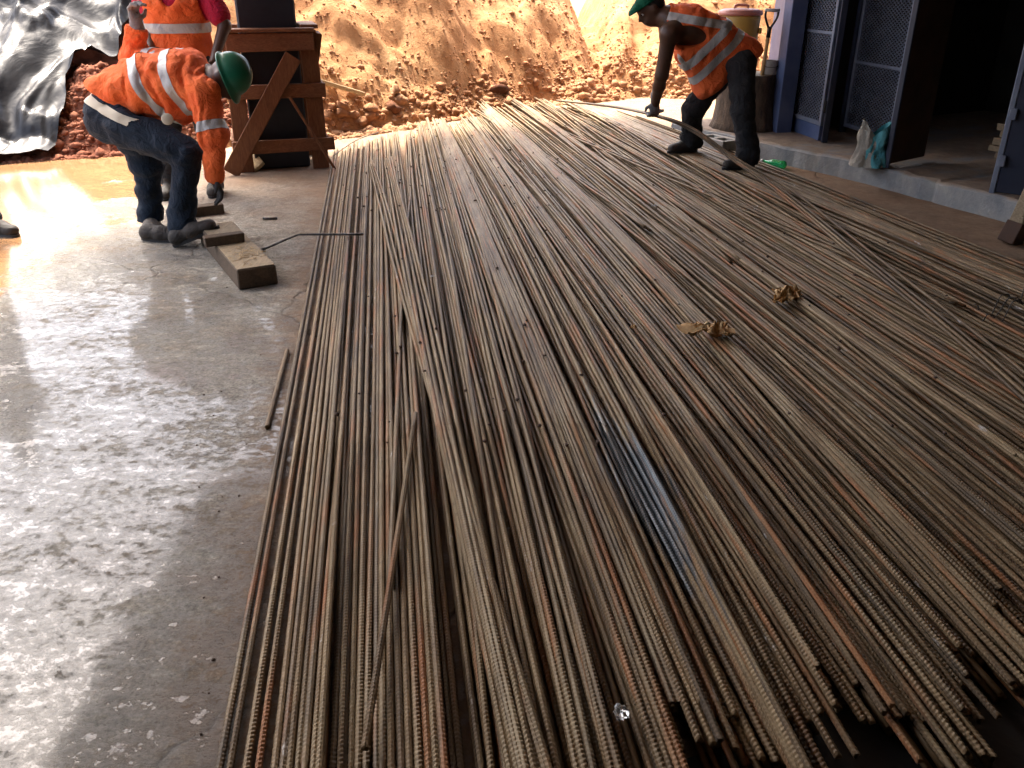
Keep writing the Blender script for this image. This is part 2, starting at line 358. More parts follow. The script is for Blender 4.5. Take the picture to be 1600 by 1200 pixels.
def lathe(name, base, prof, mat, parent=None, sides=28, axis=(0, 0, 1), smooth=True):
    ax = axes_from(axis); base = Vector(base); v = []; f = []
    for r, z in prof:
        for k in range(sides):
            a = 2 * math.pi * k / sides; v.append(base + ax[0] * (r * math.cos(a)) + ax[1] * (r * math.sin(a)) + ax[2] * z)
    for i in range(len(prof) - 1):
        for k in range(sides):
            k2 = (k + 1) % sides; f.append([i * sides + k, i * sides + k2, (i + 1) * sides + k2, (i + 1) * sides + k])
    f.append(list(range(sides))[::-1]); f.append(list(range((len(prof) - 1) * sides, len(prof) * sides)))
    return mesh(name, v, f, mat, parent, smooth)
def grid_faces(nu, nv):
    i, j = np.meshgrid(np.arange(nu - 1), np.arange(nv - 1), indexing='ij')
    return np.stack([i * nv + j, (i + 1) * nv + j, (i + 1) * nv + j + 1, i * nv + j + 1], -1).reshape(-1, 4)

# ================================================================== SETTING
KU = Vector((.4502, -.893, 0)); KN = Vector((.893, .4502, 0))    # building axes (along kerb towards us / inwards)
def struct(o): o['kind'] = 'structure'; return o
struct(mesh('ground', [(-400, -400, -.06), (400, -400, -.06), (400, 400, -.06), (-400, 400, -.06)], [[0, 1, 2, 3]], 'soil'))
nx_, ny_ = 60, 70
gx, gy = np.meshgrid(np.linspace(-11, 8, nx_), np.linspace(-8, 13.4, ny_), indexing='ij')
struct(mesh('concrete_floor', np.stack([gx, gy, gx * 0], -1).reshape(-1, 3), grid_faces(nx_, ny_), 'floor'))

# roof over the working floor: open at the far end and to the left
ZR = 4.2
sh = Vector((SUN_DIR.x, SUN_DIR.y, 0)) / SUN_DIR.z * ZR
ROOF_X = -3.75
Bp = Vector((-1.6, 7.75, 0)) + sh
def back_at(x): return Bp + KN * ((x - Bp.x) / KN.x)
rc_ = [back_at(ROOF_X), back_at(9.5), Vector((9.5, -12, 0)), Vector((ROOF_X + .15, -12, 0))]
v = [(p.x, p.y, ZR) for p in rc_] + [(p.x, p.y, ZR + .25) for p in rc_]
struct(mesh('ceiling', v, [[0, 1, 2, 3], [7, 6, 5, 4], [0, 4, 5, 1], [1, 5, 6, 2], [2, 6, 7, 3], [3, 7, 4, 0]], 'ceiling'))
def wallseg(name, a, b, z0, z1, t, mat, label, cat='wall'):
    a, b = Vector(a), Vector(b); d = (b - a); ax = [d.normalized(), Vector((0, 0, 1)).cross(d.normalized()), Vector((0, 0, 1))]
    return tag(box(name, ((a + b) / 2).to_tuple()[:2] + ((z0 + z1) / 2,), (d.length, t, z1 - z0), mat, None, ax, 0), label, cat)
wallseg('added_rear_wall', (-3.4, -5, 0), (6.4, -5, 0), 0, ZR, .2, 'unseenwall', 'unseen block wall added behind the camera to darken the near floor')  # added wall out of view, darkens the near end of the pile

wallseg('side_wall', (-3.55, -12, 0), (-3.55, 1.4, 0), 0, ZR, .2, 'unseenwall', 'unseen block wall added on the left to cut light on the near floor')  # added blocker out of view, keeps left skylight off the near floor

wallseg('side_wall', (6.6, -5, 0), (6.6, 5.5, 0), 0, ZR, .2, 'unseenwall', 'unseen block wall added on the right to cut light from the right rear')  # added out of view to stop light entering from the right rear

# kerb / raised shed floor
kb = [W(1060, 218, z=0), W(1200, 252, z=0), W(1325, 280, z=0), W(1440, 311, z=0), W(1562, 345, z=0)]
kd = (kb[-1] - kb[-2]).normalized(); kb.append(kb[-1] + kd * 4)
kb[0] = kb[1] + (kb[0] - kb[1]).normalized() * 1.35
kp = spline(kb, 60); v = []
for i, p in enumerate(kp):
    jx = .012 * vn(i * .6, 3.1); q = Vector(p) + KN * float(jx); zt = .15 + .008 * float(vn(i * .5, 9.2))
    v += [(q.x - .01, q.y, -.02), (q.x, q.y, zt - .02), (q.x + .018, q.y + .008, zt), (q.x + KN.x * 5, q.y + KN.y * 5, zt)]
kf = [[i * 4 + j, i * 4 + j + 1, i * 4 + 5 + j, i * 4 + 4 + j][::-1] for i in range(len(kp) - 1) for j in range(3)] + [[0, 1, 2, 3]]
struct(mesh('kerb', v, kf, 'kerb'))

# ------------------------------------------------------------------ soil heaps
BX = np.array([-12, -4.6, -4.1, -3.6, -3.2, -2.6, -1.9, -1.3, -.9, -.45, .3, .9, 1.3, 1.7, 2.4, 4, 8.])
BY = np.array([7.2, 7.35, 7.6, 7.75, 8.0, 8.35, 8.45, 9.0, 9.4, 10.1, 10.9, 11.2, 11.5, 11.8, 11.6, 12, 12.])
CX = np.array([-12, -4.5, -3, -1.5, 0, .55, .85, 1.05, 1.25, 1.5, 1.9, 3, 8.])
CZ = np.array([2.6, 2.4, 2.1, 3.2, 2.3, 1.55, 1.1, .62, .62, 1.15, 1.7, 2.4, 2.6])
def soil_h(x, y, detail=True):
    x = np.asarray(x, float); y = np.asarray(y, float)
    yb = np.interp(x, BX, BY) + .25 * fbm(x * .9, y * .9, 0, 3, 5); cz = np.interp(x, CX, CZ)
    d = y - yb
    h = np.where(d > 0, .66 * d + .10 * (1 - np.exp(-np.maximum(d, 0) * 4)), d * .5)
    h = np.where(h > cz - .6, cz - .6 + .6 * (1 - np.exp(-np.maximum(h - cz + .6, 0) / .6)), h)
    if detail:
        w = np.clip(d * 2, 0, 1)
        h = h + w * (.14 * fbm(x * 1.1, y * 1.1, 0, 3, 9) + .06 * fbm(x * 4, y * 4, 0, 3, 21) + (.010 + .02 * np.exp(-np.maximum(d, 0))) * fbm(x * 11, y * 11, 0, 3, 31))
    return h - .05
nx_, ny_ = 430, 270
gx, gy = np.meshgrid(np.linspace(-9, 6.5, nx_), 7.0 + 11 * np.linspace(0, 1, ny_) ** 1.15, indexing='ij')
hz = soil_h(gx, gy)
struct(mesh('soil_heap', np.stack([gx, gy, hz], -1).reshape(-1, 3), grid_faces(nx_, ny_), 'soil', None, True))

def ico(sub):
    bm = bmesh.new(); bmesh.ops.create_icosphere(bm, subdivisions=sub, radius=1)
    bm.verts.index_update(); v = np.array([q.co[:] for q in bm.verts]); f = np.array([[q.index for q in a.verts] for a in bm.faces]); bm.free(); return v, f
def clods(name, pts, sizes, mat, label=None, sub=1, parent=None):
    V0, F0 = ico(sub); P_ = np.array([tuple(p) for p in pts], float); S_ = np.array(sizes, float); n = len(P_)
    sd = rng.uniform(0, 90, n)[:, None]; x, y, z = [V0[None, :, k] + 0 * sd for k in range(3)]
    rr = 1 + .38 * vn(x * 1.4 + sd, y * 1.4, z * 1.4) + .34 * vn(x * 3.1 + sd, y * 3.1, z * 3.1, 5)
    a = rng.uniform(0, 6.28, n)[:, None]; sy_, sz_ = rng.uniform(.65, 1.1, n)[:, None], rng.uniform(.5, .9, n)[:, None]
    x, y, z = x * rr, y * rr * sy_, z * rr * sz_
    q = np.stack([x * np.cos(a) - y * np.sin(a), x * np.sin(a) + y * np.cos(a), z], -1) * S_[:, None, None] + P_[:, None, :]
    f = (F0[None] + (np.arange(n) * len(V0))[:, None, None]).reshape(-1, 3)
    return mesh(name, q.reshape(-1, 3), f, mat, parent, False)
def scatter(n, x0, x1, dmin, base, mean, mx, seed, spread, nearf=1.3):
    x = rng.uniform(x0, x1, n); d = rng.exponential(spread, n) + dmin; far = rng.random(n) < .45; d[far] = rng.uniform(0, 3.4, far.sum())
    y = np.interp(x, BX, BY) + d; k = rng.random(n) < .62 + .6 * vn(x * 1.3, y * 1.3, 0, seed); x, y, d = x[k], y[k], d[k]
    s_ = np.minimum(base + rng.exponential(mean, len(x)), mx) * np.where(d < .6, nearf, .75)
    z = np.maximum(soil_h(x, y), 0) + s_ * .0
    return np.stack([x, y, z], -1), s_
p1_, s1_ = scatter(26000, -2.5, 4.5, -.10, .004, .006, .028, 77, .7)
p2_, s2_ = scatter(3400, -2.4, 4.5, -.08, .012, .012, .055, 78, .40)
o1 = clods('soil_crumbs', p1_, s1_, 'clod', sub=1); o1['kind'] = 'stuff'; o1['label'] = 'fine crumbs of orange soil covering the heap'
o = clods('soil_clods', p2_, s2_, 'clod', sub=2); o['kind'] = 'stuff'; o['label'] = 'loose lumps of orange soil spilled over the foot of the heap'
n_ = 7000
x = rng.uniform(-4.4, -2.3, n_); d = rng.uniform(-.12, 1.0, n_); y = np.interp(x, BX, BY) + d; s_ = np.minimum(.005 + rng.exponential(.009, n_), .06)
o = clods('red_soil_lumps', np.stack([x, y, np.maximum(soil_h(x, y), 0) + s_ * .15], -1), s_, 'redsoil', sub=1); o['kind'] = 'stuff'; o['label'] = 'damp red soil lumps at the edge of the black sheet'
for (px, py, r, lb) in ((612, 165, .13, 'large dark brown clod at the foot of the heap beside the left bars'),
                        (778, 138, .19, 'largest dark clod at the foot of the heap, by the middle bars')):
    lo, hi = 8., 16.
    for _ in range(30):
        Y = (lo + hi) / 2; p = W(px, py, Y=Y)
        if p.z > float(soil_h(p.x, p.y)) : lo = Y
        else: hi = Y
    p = W(px, py, Y=lo)
    o = clods('soil_clod', [(p.x, p.y, p.z - .02)], [r * .75], 'darkclod', sub=2); tag(o, lb, 'clod')

# ------------------------------------------------------------------ black sheet over the left heap
def hit_soil(px, py):
    lo, hi = 6., 16.
    for _ in range(30):
        Y = (lo + hi) / 2; p = W(px, py, Y=Y)
        if p.z > max(float(soil_h(p.x, p.y, False)), 0): lo = Y
        else: hi = Y
    return W(px, py, Y=lo)
te = [hit_soil(*q) for q in ((72, 252), (78, 215), (95, 190), (120, 165), (145, 148), (175, 115), (215, 70), (240, 20))]
TY = np.array([p.y for p in te]); TXr = np.array([p.x for p in te])
o_ = np.argsort(TY); TY = np.concatenate([[5.], TY[o_], [15.]]); TXr = np.concatenate([[TXr[o_][0]], TXr[o_], [TXr[o_][-1] + .3]])
nu, nv = 300, 240
uu = np.linspace(0, 1, nu)[:, None]; vv = np.linspace(0, 1, nv)[None, :]
ty = 7.05 + 6.0 * vv ** 1.2 + 0 * uu
tx = np.interp(ty + .3, TY, TXr) + .07 * fbm(ty * 2.3, 1.7, 0, 3, 3) - 5.5 * uu ** 1.1
for _ in range(6):
    front = np.interp(tx, BX, BY) - .18 + .10 * fbm(tx * 1.9, 4.4, 0, 3, 8)
    yy_ = np.maximum(ty, front)
    tx = np.interp(yy_, TY, TXr) + .07 * fbm(yy_ * 2.3, 1.7, 0, 3, 3) - 5.5 * uu ** 1.1
ty = front + (ty - 7.05)
wx = tx + .5 * fbm(tx * .8, ty * .8, 0, 3, 41); wy = ty + .5 * fbm(tx * .8, ty * .8, 3.3, 3, 43)
def ridge(a, s): return 1 - np.abs(vn(a, 0 * a + .5, 0, s)) * 2
r1 = 1 - 2 * np.abs(vn(wx * 1.5 + wy * .5, wy * .55, 0, 51)); r2 = 1 - 2 * np.abs(vn(wx * 2.6 - wy * 1.5, wy * 1.9, 0, 53)); r3 = 1 - 2 * np.abs(vn(wx * 4.0, wy * 2.2 + wx * 1.2, 0, 55)); r4 = 1 - 2 * np.abs(vn(wx * 14.0 + wy * 5, wy * 8.0, 0, 57))
def worley(x, y, sd):
    ix, iy = np.floor(x), np.floor(y); d1 = np.full(x.shape, 9.); d2 = np.full(x.shape, 9.)
    for a in (-1, 0, 1):
        for b_ in (-1, 0, 1):
            cx, cy = ix + a, iy + b_; px_ = cx + .5 + .45 * _h(cx, cy, cx * 0, sd); py_ = cy + .5 + .45 * _h(cx, cy, cx * 0, sd + 7); d = np.hypot(x - px_, y - py_)
            d2 = np.where(d < d1, d1, np.minimum(d2, d)); d1 = np.minimum(d, d1)
    return d1, d2
w1, w1b = worley(wx * 1.1 + wy * .35, wy * .7, 5); w2, w2b = worley(wx * 2.7 - wy * .8, wy * 1.7, 9); w3, w3b = worley(wx * 6.2 + wy * 2, wy * 3.6, 13)
fold = .17 * (1 - w1) + .07 * (1 - (w2b - w2)) + .026 * (1 - w3) + .006 * (1 - worley(wx * 13 + wy * 3, wy * 8, 17)[0]) + .08 * np.clip(r1, 0, 1) ** 3
fold -= .12
tz = np.maximum(np.maximum(soil_h(tx, ty, False), soil_h(tx, ty, True) - .02), 0.0) + .06 + fold * np.clip((ty - front) * 2.2 + .35, .25, 1)
tz = np.maximum(tz, .012 + .03 * np.clip(r3, 0, 1))
o = mesh('plastic_sheet', np.stack([tx, ty, tz], -1).reshape(-1, 3), grid_faces(nu, nv)[:, ::-1], 'tarp', None, True)
tag(o, 'crumpled shiny black plastic sheet covering the soil heap at left', 'plastic sheet')

# ================================================================== REINFORCING BARS
dark_patch = mesh('floor_patch', [(.35, .2, .003), (3.4, .2, .003), (3.4, 1.35, .003), (2.6, 1.75, .003), (1.7, 1.62, .003), (1.0, 1.5, .003), (.35, 1.25, .003)], [[0, 1, 2, 3, 4, 5, 6]], 'sheet')  # black patch added to darken the floor at the near bar ends
tag(dark_patch, 'black patch added on the floor under the near ends of the bars', 'plastic sheet')

GX0, GDX, GNX = -2.4, .004, 1700      # height map of the pile: x cells
GY0, GDY, GNY = .1, .1, 122           # y rows
HM = np.full((GNX, GNY), .004)
rows_y = GY0 + GDY * np.arange(GNY)
RB = .0084                            # core radius
def xline(p0, p1, y): return p0[0] + (p1[0] - p0[0]) * (y - p0[1]) / (p1[1] - p0[1])

def lay(x_of_y, y0, y1, r):
    """drop a bar on the pile; returns its centre line"""
    k0, k1 = int(math.ceil((y0 - GY0) / GDY)), int((y1 - GY0) / GDY)
    k0, k1 = max(k0, 0), min(k1, GNY - 1)
    ys = rows_y[k0:k1 + 1]; xs = x_of_y(ys)
    m = int(r / GDX) + 1; ds = np.arange(-m, m + 1) * GDX
    ci = np.clip(np.round((xs - GX0) / GDX).astype(int), m, GNX - m - 1)
    idx = ci[:, None] + np.arange(-m, m + 1)[None, :]
    lift = np.sqrt(np.maximum(r * r - ds ** 2, 0))
    ok = np.abs(ds) <= r
    sup = (HM[idx, np.arange(k0, k1 + 1)[:, None]] + lift[None, :])[:, ok].max(1)
    z = (sup[None, :] - .030 * (ys[:, None] - ys[None, :]) ** 2).max(1)
    for _ in range(2):
        zs = z.copy(); zs[1:-1] = (z[:-2] + 2 * z[1:-1] + z[2:]) / 4; z = np.maximum(sup, zs)
    z = np.where(z > .085, .085 + .045 * (1 - np.exp(-(z - .085) / .045)), z)      # crossings press down
    zs = z.copy()
    for _ in range(3): zs[1:-1] = (zs[:-2] + 2 * zs[1:-1] + zs[2:]) / 4
    z = np.maximum(zs, r + .004)
    top = z[:, None] + np.where(ok, lift, -1)[None, :]
    kk = np.arange(k0, k1 + 1)[:, None]
    HM[idx, kk] = np.maximum(HM[idx, kk], top)
    return np.stack([xs, ys, z], -1)

def in_frame(p):
    x, y, z = p[0], p[1], p[2] - CH
    dep = y * math.cos(TH) - z * math.sin(TH)
    px = 800 + F * x / dep; py = 600 - F * (y * math.sin(TH) + z * math.cos(TH)) / dep
    return -40 < px < 1640 and py < 1260

def bar_mesh(cl, r, ribs=True, roll=0., rib_to=2.6, sides=8):
    """verts and quads of a ribbed bar along the centre line cl"""
    seg = np.linalg.norm(np.diff(cl, axis=0), axis=1); s = np.concatenate([[0], np.cumsum(seg)]); L = s[-1]
    pitch = .0112; nodes = []
    if ribs:
        near = [i for i in range(len(cl)) if cl[i, 1] < rib_to and in_frame(cl[i])]
        if len(near) > 1:
            a, b = s[near[0]], s[near[-1]]
            k = int((b - a) / pitch)
            ra = a + np.arange(2 * k) * pitch / 2
            sa = np.concatenate([s[s < a], ra, s[s > b]]); hi = np.concatenate([np.zeros((s < a).sum()), np.arange(2 * k) % 2, np.zeros((s > b).sum()) + .5]); sl = np.concatenate([np.zeros((s < a).sum()), np.ones(2 * k), np.zeros((s > b).sum())])
            nodes = (sa, hi, sl)
    if not len(nodes): nodes = (s, np.zeros(len(s)) + .5, np.zeros(len(s)))
    sa, hi, sl = nodes
    c = np.stack([np.interp(sa, s, cl[:, k]) for k in range(3)], -1)
    t = np.gradient(cl, axis=0); t = np.stack([np.interp(sa, s, t[:, k]) for k in range(3)], -1); t /= np.linalg.norm(t, axis=1)[:, None]
    sd = np.cross(t, [0, 0, 1.]); sd /= np.linalg.norm(sd, axis=1)[:, None]; up = np.cross(sd, t)
    ang = np.arange(sides) / sides * 2 * math.pi
    cr = np.abs(np.sin(ang + roll))                                    # ribs fade at the long seams
    rad = r * (1 - .11 * sl[:, None] + (hi * sl)[:, None] * (.21 * (cr ** .5))[None, :])
    shift = (.45 * pitch * np.sin(2 * (ang + roll)) / 2)[None, :] * sl[:, None]
    v = c[:, None] + rad[..., None] * (np.cos(ang)[None, :, None] * sd[:, None] + np.sin(ang)[None, :, None] * up[:, None]) + shift[..., None] * t[:, None]
    n = len(c); i, j = np.meshgrid(np.arange(n - 1), np.arange(sides), indexing='ij'); j2 = (j + 1) % sides
    f = np.stack([(i + 1) * sides + j, (i + 1) * sides + j2, i * sides + j2, i * sides + j], -1).reshape(-1, 4)
    vv_ = np.vstack([v.reshape(-1, 3)])
    # end caps as quads
    e = (n - 1) * sides
    caps = [[0, 1, 2, 3], [0, 3, 4, 7], [4, 5, 6, 7]]
    f = np.vstack([f, np.array(caps), np.array([q[::-1] for q in caps]) + e])
    ribf = np.concatenate([np.repeat((sl[:-1] > 0) & (sl[1:] > 0), sides), np.zeros(6, bool)])
    return vv_, f, ribf

BARN = 0
def add_bar(cl, r, label, group, mat='bar', rib_to=2.6):
    global BARN; BARN += 1
    v, f, ribf = bar_mesh(cl, r, True, random.uniform(0, 3.14), rib_to)
    o = mesh('rebar', v, f, mat, None, True, origin=(cl[0, 0], cl[0, 1], cl[:, 2].min() - r))
    o.data.polygons.foreach_set('use_smooth', ~ribf)               # crisp ribs
    return tag(o, label, 'rebar', group)

LOW_V, LOW_F, LOW_N = [], [], 0
def add_low(cl, r):
    global LOW_N
    v, f, _ = bar_mesh(cl, r, False, 0); LOW_V.append(v); LOW_F.append(f + LOW_N); LOW_N += len(v)

def wob(amp, seed):
    a, b = random.uniform(-1, 1), random.uniform(-1, 1); c = random.uniform(0, 9)
    return lambda y: amp * (a * np.sin((y - 1) / 9 * 3.14) + .5 * b * np.sin((y + c) / 9 * 6.28 * 1.3))

def group_bars(L, R, n, near, far, low=False, label='', group='', cross=.03, bundle=.05, seed=0, ts=None, sweep=.05, r=RB, mat='bar', wamp=.012, steel=()):
    """L, R = ((x,y) near, (x,y) far) of the left and right border lines"""
    ts = np.linspace(0, 1, n) if ts is None else ts
    for i, t in enumerate(ts):
        tn = t + random.gauss(0, .004); dt = cross * random.gauss(0, .5) + bundle * float(vn(t * 7.3 + seed * 3.1, seed * 1.7)); tf = min(max(t + dt, -.03), 1.03)
        w = wob(wamp, i); sw = sweep * float(vn(t * 5.1 + seed * 2.3, 7.7))
        def xo(y, tn=tn, tf=tf, w=w, sw=sw):
            s = np.clip((y - 1.2) / 8.0, -.2, 1.3); tt = tn + (tf - tn) * s
            xl = xline(L[0], L[1], y); xr = xline(R[0], R[1], y); return xl + (xr - xl) * tt + w(y) + sw * np.sin(np.clip((y - 1) / 9, 0, 1) * math.pi)
        rr = r * random.uniform(.93, 1.06)
        cl = lay(xo, near(t), far(t), rr)
        if low: add_low(cl, rr)
        else: add_bar(cl, rr, label(t) if callable(label) else label, group, 'steel' if (t, ) and any(a <= t <= b for a, b in steel) else mat)

u = random.uniform
LA = ((-.59, 1.23), (-1.615, 7.95)); RA = ((-.10, 1.23), (-1.02, 7.9))
LM = ((-.06, 1.23), (-1.13, 9.6)); RM = ((1.16, 1.36), (-.30, 10.3))
LR = ((1.16, 1.5), (-.36, 10.4)); RR = ((2.55, 1.5), (.72, 10.9))
LE = ((2.22, 4.0), (.52, 10.8)); RE = ((2.78, 4.0), (1.02, 10.5))
nA = lambda t: u(.35, .95) if random.random() < .88 else u(1.2, 1.35); fA = lambda t: u(7.75, 8.15) + .7 * t
nM = lambda t: (u(.45, 1.0) if t < .30 else 1.05 + .09 * math.sin(t * 23) + .27 * t + u(-.12, .10)); fM = lambda t: 8.6 + 1.2 * t + .25 * math.sin(t * 9) + u(-.22, .22)
nR = lambda t: u(1.3, 1.7) if random.random() < .93 else u(1.8, 2.3); fR = lambda t: 10.2 + .5 * math.sin(t * 3) + u(-.25, .3)
nE = lambda t: u(2.6, 3.1); fE = lambda t: 10.3 + u(-.5, .3) - .5 * t
# lower layers: one mass, mostly hidden
group_bars(LA, RA, 16, nA, fA, True, ts=np.linspace(.30, .98, 16))
group_bars(LM, RM, 66, lambda t: nM(t) + u(.0, .3), fM, True, cross=.02)
group_bars(LR, RR, 68, lambda t: nR(t) + u(0, .3), fR, True, cross=.02)
group_bars(LE, RE, 34, nE, fE, True, cross=.02)
group_bars(LM, RM, 50, lambda t: nM(t) + u(-.05, .2), fM, True, cross=.05, ts=np.linspace(.0, .99, 50))
low = mesh('rebar_layers', np.vstack(LOW_V), np.vstack(LOW_F), 'bar', None, True); low['kind'] = 'stuff'; low['label'] = 'lower layers of rusty bars deep in the pile'
# upper layers: bars one by one
gA = 'bars in the left strip of the pile'; lA = 'rusty ribbed bar in the left strip of the pile, along the bare wet floor'
group_bars(LA, RA, 4, lambda t: u(.4, .8), lambda t: u(7.9, 8.1), ts=np.array([0, .055, .115, .165]), label='one of four spaced ribbed bars forming the left border of the pile', group='four border bars at the left of the pile', cross=.01, bundle=0, wamp=.002, sweep=0.)
group_bars(LA, RA, 23, nA, fA, ts=np.linspace(.235, .99, 23), label=lA, group=gA, cross=.05, bundle=.03, seed=2, wamp=.008, sweep=.02)
gM = 'bars in the middle fan of the pile'; lM = lambda t: ('rusty ribbed bar of the middle fan, its left third, running out at the bottom edge' if t < .33 else 'rusty ribbed bar in the heart of the middle fan, beside the bare grey steel patch' if t < .66 else 'rusty ribbed bar of the middle fan, its right third, ending at the bottom right')
group_bars(LM, RM, 62, nM, fM, label=lM, group=gM, cross=.03, bundle=.05, seed=1)
gR = 'bars in the right fan of the pile'; lR = lambda t: ('rusty ribbed bar in the lower half of the right fan, nearer the round leaf' if t < .5 else 'rusty ribbed bar in the upper half of the right fan, beyond the narrow leaf')
group_bars(LR, RR, 66, nR, fR, label=lR, group=gR, cross=.05, bundle=.07, seed=4)
gE = 'bars in the outer band along the kerb'; lE = 'rusty bar in the outer band of the pile, nearest the kerb'
group_bars(LE, RE, 36, nE, fE, label=lE, group=gE, cross=.03, bundle=.05, seed=5, wamp=.006)
group_bars(LM, RM, 40, nM, fM, label=lM, group=gM, cross=.09, bundle=.10, seed=6, ts=np.sort(rng.uniform(.0, 1, 40)))
group_bars(LR, RR, 32, nR, fR, label=lR, group=gR, cross=.12, bundle=.12, seed=8, ts=np.sort(rng.uniform(.0, 1, 32)))
group_bars(LE, RE, 12, nE, fE, label=lE, group=gE, cross=.1, bundle=.1, seed=9, ts=np.sort(rng.uniform(0, .8, 12)))
# single bars lying slantwise on top (pixel ends on the pile)
def slant(a, b, label, ext=0., n=1, gap=.02):
    A_, B_ = W(a[0], a[1], z=.08), W(b[0], b[1], z=.08)
    for k in range(n):
        f = lambda y, k=k: xline((A_.x + k * gap, A_.y), (B_.x + k * gap * .8, B_.y), y) + .01 * np.sin(y * 1.1 + k)
        cl = lay(f, min(A_.y, B_.y), max(A_.y, B_.y), RB); add_bar(cl, RB, label, 'slanting bars on top of the pile')
slant((640, 300), (600, 960), 'loose bar slanting across the dark gap in the left strip')
slant((575, 250), (850, 1290), 'loose bar crossing from the left strip over to the middle fan', n=3)
slant((598, 245), (812, 1330), 'bar of the leftmost bundle overlapping the left strip', n=5, gap=.019)
slant((650, 640), (560, 1190), 'short loose bar leaning towards the lower left over the left strip')
slant((740, 175), (1010, 360), 'pale loose bar slanting over the far end of the middle fan', n=2, gap=.03)
slant((860, 180), (1150, 420), 'loose bar slanting across the far end of the right fan', n=2, gap=.05)
slant((870, 210), (1500, 480), 'long loose bar cutting across the right fan', n=2, gap=.06)

# ---- bundle lifted by the stooping worker
HANDD = W(1023, 178, Y=7.15)
def hm_at(x, y): return float(HM[int(np.clip(round((x - GX0) / GDX), 0, GNX - 1)), int(np.clip(round((y - GY0) / GDY), 0, GNY - 1))])
def lifted(k):
    off = Vector((.014 * k, -.022 * k * (.5 if k % 2 else 1), .004 * (k % 2)))
    pts = []
    for (px, py, z, Y) in ((1640, 660, .12, None), (1487, 525, .125, None), (1337, 402, .13, None), (1210, 297, .135, None), (1140, 247, None, 6.45), (1078, 203, None, 6.85), (1023, 181, None, 7.15), (950, 166, None, 8.4), (870, 157, None, 9.9)):
        p = W(px, py, z=z, Y=Y); zz = max(p.z, hm_at(p.x, p.y) + RB * 1.05)
        pts.append((p.x + off.x * (1 + .5 * k * (Y is None)), p.y + off.y, zz + off.z))
    cl = spline(pts, 90)
    for q in cl: q[2] = max(q[2], hm_at(q[0], q[1]) + RB)
    for _ in range(3): cl[1:-1, 2] = (cl[:-2, 2] + 2 * cl[1:-1, 2] + cl[2:, 2]) / 4
    return cl
for k in range(4):
    add_bar(lifted(k), RB, 'long bar of the bent bundle that the stooping man is lifting', 'bars lifted by the worker')
print('BARS', BARN, 'TOPZ', HM.max())

# ---- short offcuts
def rod(name, pts, r, label, mat='bar', n=None):
    cl = spline(pts, n) if n else np.array([tuple(p) for p in pts]); v, f = tube_vf(cl, r, 8); return tag(mesh(name, v, f, mat, None, True), label, 'steel rod')
a, b = W(417, 668, z=.009), W(449, 546, z=.009)
cl = np.array([a + (b - a) * s for s in np.linspace(0, 1, 12)]); v, f, _ = bar_mesh(cl, .0095, True, .4, 4.0)
tag(mesh('rebar_offcut', v, f, 'bar', None, False), 'short straight rusty offcut lying on the floor left of the pile', 'steel rod')
ez = hm_at(-1.0, 5.2)
z1 = max(hm_at(x_, y_) for x_ in np.linspace(-1.3, -.85, 20) for y_ in (5.1, 5.2, 5.3)) + .012
p0, p1, p2 = W(410, 390, z=.008), W(466, 366, z=z1), W(568, 366, z=z1)
def lp(a, b, n): return [a + (b - a) * s for s in np.linspace(0, 1, n)]
rod('bent_rod', lp(p0, p1, 6)[:-1] + [p1 + (p0 - p1).normalized() * .02, p1, p1 + (p2 - p1).normalized() * .02] + lp(p1, p2, 6)[1:], .0075, 'thin bent dark rod lying partly on the left strip of bars', 'steel')
a, b = W(411, 341, z=.009), W(433, 341, z=.009)
rod('rod_stub', lp(a, b, 4), .009, 'tiny dark rod stub on the floor between the planks and the bars', 'steel')
# ================================================================== TIMBER, COLUMN
CR = W(445, 268, z=0); ca = math.radians(17)
CXA, CYA = Vector((math.cos(ca), math.sin(ca), 0)), Vector((-math.sin(ca), math.cos(ca), 0))
CC = CR + CYA * .36
col_t = box('column', (CC.x, CC.y, ZR / 2), (.44, .44, ZR - .004), 'black', None, [CXA, CYA, Vector((0, 0, 1))], .012)
tag(col_t, 'black painted square column rising out of the timber crate', 'column')
cr = thing('column_crate', 'reddish timber crate frame with diagonal braces around the black column', 'crate', CC.to_tuple()[:2] + (0,))
def cp(a, b, z): return CC + CXA * a + CYA * b + Vector((0, 0, z))
fy = -.34                                             # front plane
for sx in (-1, 1):
    for sy in (-1, 1):
        beam('post', cp(sx * .30, sy * .30, 0), cp(sx * .29, sy * .29, 1.06), .13, .035, 'wood', cr, up=CYA, jit=.003)
    beam('post', cp(sx * .345, -.22, 0), cp(sx * .335, -.22, 1.06), .10, .03, 'wood', cr, up=CXA, jit=.003)
def rail(z, w, h, m='woodx', ext=0., dy=0.):
    beam('rail', cp(-w / 2, fy - dy, z), cp(w / 2 + ext, fy - dy, z), .035, h, m, cr, jit=.003)
    beam('rail', cp(-w / 2, -fy + dy, z), cp(w / 2, -fy + dy, z), .035, h, m, cr, jit=.003)
rail(.98, .66, .13); rail(.62, .68, .105, ext=.05); rail(.20, .76, .10, ext=.04)
for sx in (-1, 1):
    for z in (.98, .62, .20):
        beam('rail', cp(sx * (.345 + .025), -.30, z + .004), cp(sx * (.345 + .025), .30, z + .004), .03, .10, 'wood', cr, jit=.003)
beam('top_board', cp(-.36, fy + .02, 1.065), cp(.34, fy + .02, 1.065), .12, .03, 'woodx', cr, jit=.004)
beam('top_board', cp(-.36, -fy - .02, 1.065), cp(.34, -fy - .02, 1.065), .12, .03, 'woodx', cr, jit=.004)
beam('top_board', cp(.31, -.26, 1.085), cp(.31, .26, 1.085), .14, .03, 'wood', cr, jit=.004)
beam('brace', cp(-.42, fy - .06, .02), cp(.16, fy - .045, .88), .13, .025, 'wood', cr, up=CYA, jit=.003)
